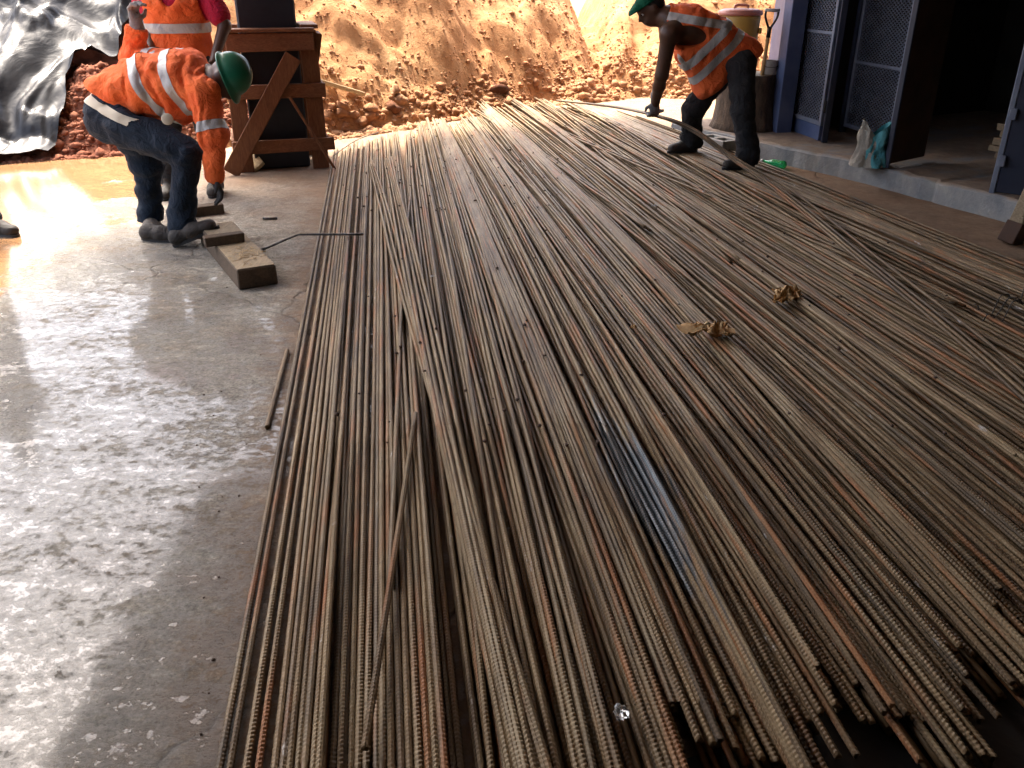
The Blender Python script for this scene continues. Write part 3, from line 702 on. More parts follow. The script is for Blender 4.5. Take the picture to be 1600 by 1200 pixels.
beam('brace', cp(.10, fy - .055, .58), cp(.40, fy - .07, .005), .022, .02, 'wood', cr, up=CYA)
beam('corbel', cp(.33, fy + .1, .80), cp(.37, fy + .1, 1.04), .05, .12, 'wood', cr, up=CYA, jit=.01)
# planks leaning / lying around
def plank(name, a, b, w, t, mat, label, up=(0, 0, 1), bev=.004, jit=.003):
    return tag(beam(name, a, b, w, t, mat, None, up, bev, jit), label, 'plank')
pa = hit_soil(500, 140); pb = hit_soil(571, 160)
plank('plank', pa + Vector((0, -.10, .10)), pb + Vector((0, -.12, .10)), .13, .04, 'wood_pale', 'pale sunlit plank lying on the soil right of the crate')
plank('plank', W(366, 208, Y=7.5), W(405, 262, z=.03), .11, .03, 'wood_pale', 'yellow plank end leaning at the left foot of the crate', up=(0, -1, .3))
# big timber and blocks on the floor
d = Vector((-.48, .87, 0)).normalized(); sdv = Vector((d.y, -d.x, 0))
nl, nr_ = W(374, 457, z=0), W(434, 441, z=0); wd = .20
n0_ = (nl + nr_) / 2; hgt_ = .105
n0_ = n0_ + d * .03
ax_ = [sdv, d, Vector((0, 0, 1))]
o = box('timber', n0_ + d * .46 + Vector((0, 0, hgt_ / 2)), (wd, .98, hgt_), 'wood_dark', None, ax_, .006, .004)
tag(o, 'thick dark timber plank on the floor at the bent man\'s boot', 'plank'); ORIG[o.name] = np.array(o.location)
box('pale_top', n0_ + d * .46 + Vector((0, 0, hgt_ + .0015)), (wd - .012, .965, .003), 'wood_top', o, ax_, 0)  # thin top layer, paler than the timber's sides
pt = W(348, 374, z=hgt_ + .03)
o = box('wood_block', (pt.x, pt.y + .02, hgt_ + .029), (.21, .07, .05), 'wood_dark', None, [sdv, d, Vector((0, 0, 1))], .004, .003); tag(o, 'small dark wooden block lying across the far end of the timber', 'block')
pt = W(323, 335, z=.0)
o = box('wood_block', (pt.x, pt.y, .03), (.22, .08, .07), 'wood_dark', None, [sdv, d, Vector((0, 0, 1))], .004, .003); tag(o, 'wooden block on the floor behind the bent man\'s boots', 'block')
# straw on the timber
V_, F_, off = [], [], 0
for k in range(70):
    c = W(385 + random.gauss(0, 16), 398 + random.gauss(0, 10), z=hgt_ + .004); c.x = min(max(c.x, n0_.x - .55), n0_.x + .2)
    rel = c - n0_; al_ = rel.dot(d); sd_ = max(-.09, min(.09, rel.dot(sdv))); c = n0_ + d * max(.02, min(.9, al_)) + sdv * sd_; c.z = hgt_ + .004 + random.random() * .008
    an = random.uniform(0, 6.28); L_ = random.uniform(.015, .05); e = Vector((math.cos(an), math.sin(an), random.uniform(-.1, .25))) * L_
    v, f = tube_vf([c - e / 2, c + e / 2], .0012, 4); V_.append(v); F_ += [[q + off for q in w_] for w_ in f]; off += len(v)
o = mesh('straw', np.vstack(V_), F_, 'straw'); o['kind'] = 'stuff'; o['label'] = 'pale wood shavings scattered on the timber'

# ================================================================== SHED
KZ = .15
def K(px, py): p = W(px, py, z=KZ); p.z = KZ; return p
shed = thing('shed', 'blue painted tool shed with mesh gates and a dark interior', 'shed', K(1330, 240))
Zv = Vector((0, 0, 1))
def panel(name, a, b, z0, z1, t, mat, parent=shed, bevel=.004):
    a, b = Vector((a.x, a.y, 0)), Vector((b.x, b.y, 0)); dd = (b - a).normalized(); return box(name, ((a + b) / 2) + Zv * ((z0 + z1) / 2), ((b - a).length, t, z1 - z0), mat, parent, [dd, Zv.cross(dd), Zv], bevel)
SH = 2.7
pL = K(1207, 206); pR = K(1224, 203)
pil = panel('pillar', pL, pL + Vector((.14, .02, 0)), KZ, SH, .16, 'blue')
pfar = K(1180, 172)
dv = (pL - pfar).normalized()
panel('wall', pfar + Vector((.12, .05, 0)), pL + Vector((.10, .12, 0)), KZ, SH, .06, 'blue')
def gate(a, b, z0, z1, bars=(), mat='gatemetal', label=None):
    a, b = Vector((a.x, a.y, 0)), Vector((b.x, b.y, 0)); dd = (b - a).normalized(); nn = Zv.cross(dd); L_ = (b - a).length
    g = panel('gate_frame', a, a + dd * .035, z0, z1, .03, mat); fr = g
    for (p, q, za, zb) in ((b - dd * .035, b, z0, z1), (a + dd * .036, b - dd * .036, z0, z0 + .035), (a + dd * .036, b - dd * .036, z1 - .035, z1)): panel('gate_rail', p, q, za, zb, .028, mat, fr, .003)
    for zb in bars: panel('gate_rail', a + dd * .036, b - dd * .036, zb, zb + .025, .026, mat, fr, .003)
    # expanded metal: two sets of slanting strands
    V_, F_, off = [], [], 0; x0, x1, h0, h1 = .036, L_ - .036, z0 + .036, z1 - .036; pitch = .030; sl = .55
    for sgn in (-1, 1):
        c = h0 - sl * L_
        while c < h1 + sl * L_:
            p0, p1 = (x0, c + sgn * sl * (x0 - L_ / 2)), (x1, c + sgn * sl * (x1 - L_ / 2))
            def cut(pa, pb):
                pts_ = []
                for t in np.linspace(0, 1, 2): pts_.append((pa[0] + (pb[0] - pa[0]) * t, pa[1] + (pb[1] - pa[1]) * t))
                (xa, ya), (xb, yb) = pts_
                ts = [0., 1.]
                if yb != ya:
                    for lim in (h0, h1): ts.append((lim - ya) / (yb - ya))
                ts = sorted(t for t in ts if 0 <= t <= 1); out = None
                for t0, t1 in zip(ts, ts[1:]):
                    ym = ya + (yb - ya) * (t0 + t1) / 2
                    if h0 <= ym <= h1: out = (t0, t1)
                return out and [(xa + (xb - xa) * t, ya + (yb - ya) * t) for t in out]
            s_ = cut(p0, p1)
            if s_ and abs(s_[0][0] - s_[1][0]) > .01:
                P0, P1 = [a + dd * q[0] + Zv * q[1] + nn * (.003 * sgn) for q in s_]
                v, f = box_vf((P0 + P1) / 2, (.0045, .0075, (P1 - P0).length), axes_from(P1 - P0, dd.cross(Zv)), 0)
                V_ += v; F_ += [[q + off for q in w_] for w_ in f]; off += 8
            c += pitch
    m_ = mesh('mesh_panel', V_, F_, mat, fr); m_['kind'] = 'stuff'
    return fr
g1a, g1b = K(1226, 201), K(1280, 221)
gate(g1a, g1b, KZ + .13, 2.3, bars=(1.0,))
panel('sill', g1a + Vector((.02, .03, 0)), g1b + Vector((.02, .03, 0)), KZ, KZ + .125, .05, 'blue')
po = g1b + (g1b - g1a).normalized() * .03
panel('gate_post', po, po + Vector((.05, -.01, 0)), KZ, SH, .05, 'navy')
g2a, g2b = K(1318, 208), K(1390, 232)
gate(g2a, g2b, KZ + .06, 2.4, bars=(.75, 1.35))
panel('gate_post', g2a - (g2b - g2a).normalized() * .06, g2a - (g2b - g2a).normalized() * .012, KZ, SH, .05, 'navy')
panel('gate_post', g2b + (g2b - g2a).normalized() * .008, g2b + (g2b - g2a).normalized() * .05, KZ, SH, .05, 'navy')
bd0 = K(1386, 262); bd1 = K(1440, 250)
bdo = panel('brown_door', bd0, bd1, KZ + .03, 2.3, .03, 'brownsheet'); bdo['label'] = 'dark rusty brown sheet door'
panel('door_edge', bd0 - (bd1 - bd0).normalized() * .02, bd0, KZ + .001, 2.3, .04, 'navy')
rd0 = K(1545, 301); rdir = Vector((.80, -.60, 0))
rdo = panel('blue_door', rd0 + rdir * .035, rd0 + rdir * .95, KZ + .01, 2.3, .02, 'navy')
panel('door_edge', rd0, rd0 + rdir * .034, KZ + .001, 2.3, .035, 'gatemetal')
for hz_ in (.33, .62): panel('hinge', rd0 + rdir * .005 + Vector((-.01, -.03, 0)), rd0 + rdir * .045 + Vector((-.01, -.03, 0)), hz_, hz_ + .07, .02, 'gatemetal', rdo, .003)
latch = g1b + Vector((-.015, -.03, 0)); panel('latch', latch, latch + Vector((.05, -.01, 0)), KZ + .24, KZ + .34, .03, 'blackplastic')
# interior walls and roof
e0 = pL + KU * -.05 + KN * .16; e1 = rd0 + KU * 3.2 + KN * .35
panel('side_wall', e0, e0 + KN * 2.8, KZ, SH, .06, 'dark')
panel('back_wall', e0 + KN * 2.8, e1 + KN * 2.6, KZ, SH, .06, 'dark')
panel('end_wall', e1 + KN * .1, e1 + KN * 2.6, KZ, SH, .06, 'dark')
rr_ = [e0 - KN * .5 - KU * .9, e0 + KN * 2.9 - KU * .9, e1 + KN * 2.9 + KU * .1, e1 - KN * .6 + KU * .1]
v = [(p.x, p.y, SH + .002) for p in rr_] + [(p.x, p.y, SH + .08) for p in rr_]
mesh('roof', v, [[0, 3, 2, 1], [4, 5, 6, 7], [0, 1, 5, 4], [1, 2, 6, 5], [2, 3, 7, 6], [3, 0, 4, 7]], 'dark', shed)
# things in the dark interior
def pole(name, a, b, r, mat, label): v, f = tube_vf([a, b], r, 8); return tag(mesh(name, v, f, mat, None, True), label, 'pole')
i0 = K(1455, 262); i0 += KN * .9
pole('pole', i0, i0 + Vector((.55, .5, 1.55)), .022, 'wood_dark', 'long wooden pole leaning in the dark shed behind the brown door')
i1 = K(1530, 270) + KN * .9
pole('pole', i1, i1 + Vector((.35, .4, 1.6)), .02, 'wood_dark', 'thinner pole leaning in the dark shed beside the blue door')
for k in range(5):
    q = K(1515, 268) + KN * .75
    o = box('stored_board', q + Vector((random.uniform(-.03, .03), random.uniform(-.03, .03), .03 + k * .053)), (.5, .35, .05), 'wood_top', None, [KU, KN, Zv], .004, .004)
    tag(o, 'dim board stacked on the floor inside the dark shed', 'board', 'boards stacked in the shed')
# sack
sk0, sk1 = K(1333, 262), K(1384, 264); wS = (sk1 - sk0).length; dS = (sk1 - sk0).normalized(); nS = Zv.cross(dS)
def sackmesh(u0, u1, htf, mat, name, parent, off=0.):
    nu_, nv_ = 44, 22; V_ = []
    for i in range(nu_):
        a = i / (nu_ - 1) * 2 * math.pi
        for j in range(nv_):
            t = j / (nv_ - 1); wv = float(vn(math.cos(a) * 1.5 + off, math.sin(a) * 1.5, t * 2.2 + off))
            w2_ = float(vn(math.cos(a) * 4 + off, math.sin(a) * 4, t * 3 + off, 8)); hw = wS * .55 * (u1 - u0) * (1 - .30 * t) * (1 + .28 * wv + .16 * w2_); dp = .12 * (1 - .5 * t) * (1 + .3 * wv + .22 * w2_)
            c = sk0 + dS * wS * (u0 + u1) / 2 + nS * .12
            p = c + dS * (hw * math.cos(a)) + nS * (dp * math.sin(a)) + Zv * (htf(math.cos(a)) * t + .003)
            V_.append(p)
    F_ = [[i * nv_ + j, (i + 1) * nv_ + j, (i + 1) * nv_ + j + 1, i * nv_ + j + 1] for i in range(nu_ - 1) for j in range(nv_ - 1)]
    return mesh(name, V_, F_, mat, parent, True)
sk = thing('sack', 'dirty white sack with teal lining slumped on the kerb by the brown door', 'sack', ((sk0 + sk1) / 2 + nS * .12).to_tuple()[:2] + (KZ,))
sackmesh(-.02, .92, lambda c: .25 - .09 * c, 'sackw', 'body', sk)
sackmesh(.28, 1.06, lambda c: .25 + .07 * c, 'sackt', 'lining', sk, 4.)
# ---- stump, cooler, shovel, bucket, block, bottle
sb = K(1157, 203) + Vector((.05, .12, 0))
V_ = []; prof = [(.31, .0), (.285, .06), (.265, .2), (.26, .38), (.27, .46), (.25, .485)]
stump = thing('log_stump', 'rough dark log stump standing on the kerb behind the stooping man', 'stump', sb.to_tuple()[:2] + (KZ - .005,))
nS_ = 40
for r_, z_ in prof:
    for k in range(nS_):
        a = 2 * math.pi * k / nS_; rr2 = r_ * (1 + .10 * float(vn(math.cos(a) * 2, math.sin(a) * 2, z_ * 1.2, 3)) + .05 * float(vn(math.cos(a) * 7, math.sin(a) * 7, z_ * 2, 4)))
        V_.append(sb + Vector((rr2 * math.cos(a), rr2 * math.sin(a), z_)))
F_ = [[i * nS_ + k, i * nS_ + (k + 1) % nS_, (i + 1) * nS_ + (k + 1) % nS_, (i + 1) * nS_ + k] for i in range(len(prof) - 1) for k in range(nS_)] + [list(range(nS_))[::-1]]
mesh('bark', V_, F_, 'bark', stump, True)
V2 = V_[-nS_:]; mesh('cut_face', [p + Zv * .001 for p in V2], [list(range(nS_))], 'wood_top', stump)
TZ = KZ + .487
cb = W(1148, 108, Y=sb.y + .02); cb.z = TZ; cb.y = sb.y + .03
co_ = thing('water_cooler', 'round yellow water cooler with a faded red lid on the stump', 'water cooler', cb.to_tuple())
lathe('body', cb, [(.155, .0), (.165, .01), (.168, .2), (.178, .40), (.182, .47), (.176, .485)], 'yellow', co_)
lathe('lid', cb + Zv * .486, [(.192, 0), (.196, .012), (.192, .035), (.15, .05), (.06, .056), (.01, .056)], 'lid', co_)
lid_c = cb + Zv * .545
v, f = tube_vf(spline([lid_c + Vector((-.06, -.02, -.006)), lid_c + Vector((-.05, -.02, .02)), lid_c + Vector((.05, -.02, .02)), lid_c + Vector((.06, -.02, -.006))], 12), .011, 8); mesh('lid_handle', v, f, 'lid', co_, True)
for sg in (-1, 1):
    hc = cb + Vector((sg * .17, -.06, .36)); box('side_handle', hc, (.03, .09, .05), 'yellow', co_, None, .008)
fp = cb + Vector((-.03, -.178, .30)); box('front_plate', fp, (.11, .012, .13), 'yellow', co_, None, .005)
# shovel
gt = W(1207, 16, Y=sb.y - .20); gb = W(1190, 120, Y=sb.y - .16)
ds = (gb - gt).normalized(); foot = gt + ds * ((gt.z - KZ) / -ds.z)
shv = thing('shovel', 'shovel with yellow shaft and black grip leaning on the blue wall', 'shovel', foot.to_tuple())
xS = Vector((1, 0, 0)) - ds * ds.x; xS.normalize()
for sg in (-1, 1):
    v, f = tube_vf(spline([gt + xS * sg * .055, gt + ds * .06 + xS * sg * .05, gt + ds * .13 + xS * sg * .016, gt + ds * .17 + xS * sg * .004], 10), .010, 8); mesh('grip_arm', v, f, 'blackplastic', shv, True)
v, f = tube_vf([gt - xS * .062, gt + xS * .062], .014, 10); mesh('grip_bar', v, f, 'paper', shv, True)
v, f = tube_vf([gt + ds * .13, gt + ds * .22], .019, 10); mesh('socket', v, f, 'blackplastic', shv, True)
v, f = tube_vf([gt + ds * .21, foot - ds * .28], .016, 10); mesh('shaft', v, f, 'handle', shv, True)
V_ = []; yS = ds.cross(xS)
for i in range(9):
    t = i / 8
    for j in range(7):
        a = (j / 6 - .5) * 2; wv = .11 * (1 - .25 * t ** 3)
        V_.append(foot - ds * .30 * (1 - t) + xS * (a * wv) + yS * (.02 * a * a))
mesh('blade', V_, [[i * 7 + j, i * 7 + j + 1, i * 7 + 8 + j, i * 7 + 7 + j] for i in range(8) for j in range(6)], 'blade', shv, True)
bk = W(1203, 114, Y=sb.y - .05); bk.z = TZ
bk = W(1201, 116, Y=sb.y - .13); bk.z = TZ
buc = thing('mortar_pail', 'small grey mortar-crusted pail on the stump below the shovel', 'bucket', bk.to_tuple())
lathe('pail', bk, [(.06, 0), (.063, .01), (.072, .12), (.066, .12), (.058, .02), (.01, .018)], 'bucket', buc, 20)
v, f = tube_vf(spline([bk + Vector((-.07, 0, .11)), bk + Vector((-.05, -.06, .07)), bk + Vector((.05, -.06, .07)), bk + Vector((.07, 0, .11))], 14), .003, 6); mesh('handle', v, f, 'rope', buc, True)
bb = K(1122, 243); bb.z = 0
bb = W(1120, 246, z=0)
blk = thing('concrete_block', 'pale hollow concrete block on the floor between the stooping man\'s legs', 'block', bb.to_tuple()[:2] + (0,))
axb = [KU, KN, Zv]
for (a_, b_, w_, d_, nm) in ((0, -.08, .36, .04, 'face_shell'), (0, .08, .36, .04, 'face_shell'), (-.16, 0, .04, .118, 'web'), (0, 0, .04, .118, 'web'), (.16, 0, .04, .118, 'web')):
    box(nm, bb + KU * a_ + KN * b_ + Zv * .085, (w_, d_, .17), 'block', blk, axb, .004)
gbp = W(1196, 252, z=.035); gbe = W(1221, 257, z=.035); gd = (gbe - gbp).normalized()
btl = thing('plastic_bottle', 'bright green plastic bottle lying on the floor at the kerb', 'bottle', gbp.to_tuple()[:2] + (0,))
lathe('bottle_body', gbp - gd * .02, [(.010, 0), (.012, .03), (.014, .05), (.030, .085), (.033, .11), (.030, .15), (.033, .19), (.032, .215), (.02, .225)], 'bottle', btl, 18, gd)
lathe('cap', gbp - gd * .045, [(.014, 0), (.014, .022)], 'paper', btl, 14, gd)
# ---- trestle at the right edge
t0 = W(1577, 378, z=0); tre = thing('wooden_trestle', 'weathered wooden trestle standing at the right frame edge', 'trestle', t0.to_tuple()[:2] + (0,))
ldir = Vector((.22, .02, 1.0)).normalized()
for (o_, sg) in ((Vector((0, 0, 0)), 1), (Vector((.75, -.5, 0)), 1)):
    s_ = t0 + o_
    beam('leg', s_ + Vector((0, 0, .0)), s_ + ldir * .85, .10, .07, 'wood_top', tre, up=(.5, -.8, 0), jit=.002)
    e_ = s_ + Vector((.72, .45, 0)); beam('leg', e_, e_ + Vector((-.22, .02, 1)).normalized() * .85, .10, .07, 'wood_top', tre, up=(.5, -.8, 0), jit=.002)
    beam('brace', s_ + Vector((-.0, -.06, .13)), s_ + Vector((.72, .39, .13)), .03, .07, 'wood_top', tre, jit=.002)
beam('top_beam', t0 + Vector((.35, .25, .87)), t0 + Vector((1.15, -.30, .87)), .12, .06, 'wood_top', tre, jit=.002)
beam('foot_block', t0 + Vector((-.02, -.03, .001)), t0 + Vector((.02, -.02, .12)), .11, .10, 'brownsheet', tre, up=(.5, -.8, 0))

# ================================================================== SMALL THINGS ON THE PILE
def on_pile(px, py):
    z = .09
    for _ in range(6): p = W(px, py, z=z); z = max(hm_at(p.x + a_, p.y) for a_ in np.linspace(-.03, .03, 9))
    return W(px, py, z=z)
def crumple(name, px, py, sx, sy, h, mat, label, cat, seed, rot=0.):
    c = on_pile(px, py); n = 26; uu_, vv2 = np.meshgrid(np.linspace(-1, 1, n), np.linspace(-1, 1, n), indexing='ij')
    rr2 = np.sqrt(uu_ ** 2 + vv2 ** 2); ang = np.arctan2(vv2, uu_); sc_ = np.maximum(np.abs(uu_), np.abs(vv2)) / np.maximum(rr2, 1e-6)
    rad = (.8 + .35 * vn(np.cos(ang) * 2.2 + seed, np.sin(ang) * 2.2, 0, 3)) * sc_
    x = uu_ * rad * sx * (1 + .25 * vn(uu_ * 3, vv2 * 3, seed)); y = vv2 * rad * sy * (1 + .25 * vn(uu_ * 3, vv2 * 3, seed + 5.))
    z = h * (.45 + .55 * (1 - 2 * np.abs(vn(uu_ * 2.3 + seed, vv2 * 2.3, 0, 9))) + .4 * (1 - 2 * np.abs(vn(uu_ * 5 + seed, vv2 * 5, 0, 10)))) * (1.1 - .6 * rr2 / 1.4)
    z = np.maximum(z, 0) + .003
    ca_, sa_ = math.cos(rot), math.sin(rot)
    v = np.stack([c.x + x * ca_ - y * sa_, c.y + x * sa_ + y * ca_, c.z + z], -1).reshape(-1, 3)
    return tag(mesh(name, v, grid_faces(n, n), mat, None, True), label, cat)
crumple('dry_leaf', 1113, 523, .115, .085, .05, 'leaf', 'curled dry brown leaf on the bars, the nearer and rounder one', 'leaf', 1.3, -.15)
crumple('dry_leaf', 1226, 470, .15, .07, .055, 'leaf', 'narrow folded dry leaf on the bars, the farther one', 'leaf', 6.1, .75)
crumple('dry_leaf', 990, 514, .018, .014, .014, 'leaf', 'tiny brown leaf scrap on the bars left of the curled leaf', 'leaf', 3.7, .3)
crumple('paper_scrap', 1022, 323, .03, .016, .012, 'paper', 'small white scrap on the far bars right of centre', 'scrap', 2.2, .3)
crumple('paper_scrap', 676, 434, .016, .012, .01, 'paper', 'tiny white scrap on the bars near the left strip', 'scrap', 8.2, .3)
crumple('paper_scrap', 1100, 300, .02, .010, .01, 'paper', 'tiny pale scrap on the far bars in front of the stooping man', 'scrap', 4.2, .8)
c = on_pile(970, 1118)
o = clods('plastic_scrap', [(c.x, c.y, c.z + .010), ], [.017], 'clear', sub=3); tag(o, 'crumpled clear plastic scrap on the near bars at the bottom', 'scrap')
pts, sz = [], []
for k in range(260):
    if k < 150: px, py = random.uniform(530, 900), random.uniform(185, 330)
    else: px, py = random.uniform(520, 1500), random.uniform(200, 700)
    c = on_pile(px, py)
    if c.z < .012: continue
    s_ = random.uniform(.004, .010); pts.append((c.x, c.y, c.z + s_ * .5)); sz.append(s_)
for k in range(60):
    px, py = random.uniform(300, 480), random.uniform(300, 1150); c = W(px, py, z=0)
    if c.x > xline(*LA, c.y) - .05: continue
    s_ = random.uniform(.0015, .005); pts.append((c.x, c.y, s_ * .4)); sz.append(s_)
o = clods('soil_crumbs', pts, sz, 'pebble', sub=1); o['kind'] = 'stuff'; o['label'] = 'dark crumbs of soil and rust scattered on bars and floor'
# tie wire round the outer band
tw0 = on_pile(1560, 500)
for k in range(3):
    pts_ = []
    for i in range(26):
        a = i / 25 * math.pi; w_ = .17; xx = tw0.x + .12 - w_ * math.cos(a) + .02 * k; yy = tw0.y + .12 + .05 * k - .10 * math.cos(a) * (1 if k != 1 else .3)
        yy += .02 * math.sin(a * 5 + k); base_z = max(hm_at(xx + q_, yy) for q_ in (-.008, 0, .008)); pts_.append((xx, yy, base_z + .004 + .012 * abs(math.sin(a * 4 + k))))
    v, f = tube_vf(spline(pts_, 60), .0032, 6); tag(mesh('tie_wire', v, f, 'rope', None, True), 'dark tie wire looped over the outer band of bars', 'wire', 'tie wires at the right edge')
a_, b_ = W(521, 243, z=.03), on_pile(592, 210); b_.z += .02
v, f = tube_vf(spline([a_, (a_ + b_) / 2 + Zv * .03, b_], 14), .004, 6); tag(mesh('loose_wire', v, f, 'rope', None, True), 'thin wire running from the crate foot over the far bar ends', 'wire')

# ================================================================== PEOPLE (signed-distance bodies, meshed by surface nets)
def nv3(p): return np.array(tuple(p), float)
def sdf_mesh(prims, vox, k=.03, cuts=(), holes=(), fold=None, inner=None):
    B = []
    for q in prims:
        if q[0] == 'c':
            a, b = nv3(q[1]), nv3(q[2]); r = max(q[3], q[4]) * (q[6] if len(q) > 6 else 1); B.append((np.minimum(a, b) - r, np.maximum(a, b) + r))
        else:
            c = nv3(q[1]); r = max(q[2]); B.append((c - r, c + r))
    mg = k + 3 * vox + .02
    lo = np.min([b[0] for b in B], 0) - mg; hi = np.max([b[1] for b in B], 0) + mg
    n = np.ceil((hi - lo) / vox).astype(int) + 1
    f = np.full(n, .2)
    for q, (bl, bh) in zip(prims, B):
        i0 = np.maximum(((bl - mg - lo) / vox).astype(int), 0); i1 = np.minimum(((bh + mg - lo) / vox).astype(int) + 2, n)
        g = [lo[d] + vox * np.arange(i0[d], i1[d]) for d in range(3)]
        P = np.stack(np.meshgrid(*g, indexing='ij'), -1)
        if q[0] == 'c':
            a, b, ra, rb = nv3(q[1]), nv3(q[2]), q[3], q[4]; pa = P - a; ba = b - a
            if len(q) > 6:
                w = nv3(q[5]); w /= np.linalg.norm(w); qq = q[6]; pa = pa - (1 - 1 / qq) * (pa @ w)[..., None] * w; ba = ba - (1 - 1 / qq) * (ba @ w) * w
            h = np.clip((pa @ ba) / max(ba @ ba, 1e-9), 0, 1); d = np.linalg.norm(pa - h[..., None] * ba, axis=-1) - (ra + (rb - ra) * h)
        else:
            pa = P - nv3(q[1])
            if len(q) > 3 and q[3] is not None: pa = pa @ np.array([tuple(x) for x in q[3]]).T
            rr = np.array(q[2]); k0 = np.linalg.norm(pa / rr, axis=-1); k1 = np.linalg.norm(pa / rr ** 2, axis=-1) + 1e-9; d = k0 * (k0 - 1) / k1
        s = f[i0[0]:i1[0], i0[1]:i1[1], i0[2]:i1[2]]
        hh = np.clip(.5 + .5 * (s - d) / k, 0, 1); s[...] = s + (d - s) * hh - k * hh * (1 - hh)
    g = [lo[d] + vox * np.arange(n[d]) for d in range(3)]; P = np.stack(np.meshgrid(*g, indexing='ij'), -1)
    if fold:
        near = np.abs(f) < .06
        amp, fr, sd = fold; Q = P[near]
        f[near] += amp * (1 - 2.2 * np.abs(vn(Q[:, 0] * fr[0] + 1.5 * vn(Q[:, 0] * 5, Q[:, 1] * 5, Q[:, 2] * 5, sd), Q[:, 1] * fr[1], Q[:, 2] * fr[2], sd + 3))) + amp * .6 * vn(Q[:, 0] * 17, Q[:, 1] * 17, Q[:, 2] * 17, sd + 8)
    for ct in cuts:
        nn = nv3(ct[1]); nn = nn / np.linalg.norm(nn); D_ = P - nv3(ct[0]); g_ = np.maximum(f, D_ @ nn)
        f = g_ if len(ct) < 3 else np.where(np.linalg.norm(D_, axis=-1) < ct[2], g_, f)
    for h_ in holes:
        pa = P - nv3(h_[0])
        if len(h_) > 2: pa = pa @ np.array([tuple(x) for x in h_[2]]).T
        f = np.maximum(f, (1 - np.linalg.norm(pa / np.array(h_[1]), axis=-1)) * min(h_[1]))
    # surface nets
    acc = np.zeros(tuple(n - 1) + (3,)); cnt = np.zeros(n - 1)
    for ax in range(3):
        o1, o2 = [d for d in range(3) if d != ax]
        for b1 in (0, 1):
            for b2 in (0, 1):
                sa = [0, 0, 0]; sa[o1] = b1; sa[o2] = b2; sb_ = list(sa); sb_[ax] = 1
                fa = f[tuple(slice(sa[d], n[d] - 1 + sa[d]) for d in range(3))]; fb = f[tuple(slice(sb_[d], n[d] - 1 + sb_[d]) for d in range(3))]
                m = (fa < 0) != (fb < 0); t = fa[m] / (fa[m] - fb[m]); pp = np.tile(np.array(sa, float), (len(t), 1)); pp[:, ax] = t
                acc[m] += pp; cnt[m] += 1
    act = cnt > 0; ids = np.full(cnt.shape, -1); ids[act] = np.arange(act.sum())
    V = (acc[act] / cnt[act][:, None] + np.argwhere(act)) * vox + lo; Fq = []
    for ax in range(3):
        o1, o2 = [(1, 2), (2, 0), (0, 1)][ax]
        sl0 = [slice(1, n[d] - 1) for d in range(3)]; sl1 = list(sl0); sl0[ax] = slice(0, n[ax] - 1); sl1[ax] = slice(1, n[ax])
        fa, fb = f[tuple(sl0)] < 0, f[tuple(sl1)] < 0; m = fa != fb; idx = np.argwhere(m); fl = fa[m]
        base = idx.copy()
        for d in range(3):
            if d != ax: base[:, d] += 1
        def cell(d1, d2):
            q = base.copy(); q[:, o1] -= d1; q[:, o2] -= d2; return ids[q[:, 0], q[:, 1], q[:, 2]]
        quad = np.stack([cell(1, 1), cell(0, 1), cell(0, 0), cell(1, 0)], -1); quad[~fl] = quad[~fl][:, ::-1]; Fq.append(quad)
    Fq = np.vstack(Fq)
    # one pass of smoothing
    S = np.zeros_like(V); C = np.zeros(len(V))
    for a, b in ((0, 1), (1, 2), (2, 3), (3, 0)):
        np.add.at(S, Fq[:, a], V[Fq[:, b]]); np.add.at(C, Fq[:, a], 1); np.add.at(S, Fq[:, b], V[Fq[:, a]]); np.add.at(C, Fq[:, b], 1)
    V = V * .5 + .5 * S / np.maximum(C, 1)[:, None]
    return V, Fq
def sdf_obj(name, prims, mat, parent, vox=.011, k=.03, **kw):
    v, f = sdf_mesh(prims, vox, k, **kw); return mesh(name, v, f, mat, parent, True)
def band(src, name, pt, nrm, half, mat, parent, off=.004, keep=None):
    """strip of tape cut out of the garment between two planes and laid 4 mm proud"""
    og = ORIG[src.name]; bm = bmesh.new(); bm.from_mesh(src.data)
    nrm = Vector(nv3(nrm)).normalized(); pt = Vector(nv3(pt) - og)
    for sg in (1, -1): bmesh.ops.bisect_plane(bm, geom=bm.verts[:] + bm.edges[:] + bm.faces[:], plane_co=pt + nrm * half * sg, plane_no=nrm * sg, clear_outer=True)
    if keep is not None:
        kc, kr = Vector(nv3(keep[0]) - og), keep[1]
        bmesh.ops.delete(bm, geom=[f for f in bm.faces if (f.calc_center_median() - kc).length > kr], context='FACES')
    bm.normal_update()
    for v in bm.verts: v.co += v.normal * off
    me = bpy.data.meshes.new(name); bm.to_mesh(me); bm.free()
    me.polygons.foreach_set('use_smooth', np.ones(len(me.polygons), bool)); me.materials.clear(); me.materials.append(M[mat])
    o = bpy.data.objects.new(name, me); link(o, parent); ORIG[o.name] = og; return o
def head_prims(c, up, fw):
    up = Vector(up).normalized(); fw = (Vector(fw) - up * Vector(fw).dot(up)).normalized(); sd = fw.cross(up); R = [sd, fw, up]; c = Vector(c)
    P = [('e', c + up * .02, (.076, .096, .108), R), ('e', c - up * .055 + fw * .028, (.056, .066, .062), R), ('c', c + fw * .094 + up * .012, c + fw * .113 - up * .018, .009, .017),
         ('c', c + fw * .088 - sd * .021 - up * .055, c + fw * .088 + sd * .021 - up * .055, .010, .010), ('c', c + fw * .086 - sd * .045 + up * .032, c + fw * .086 + sd * .045 + up * .032, .012, .012)]
    P += [('e', c + sd * s * .079 - up * .005, (.012, .022, .033), R) for s in (-1, 1)]
    return P, R
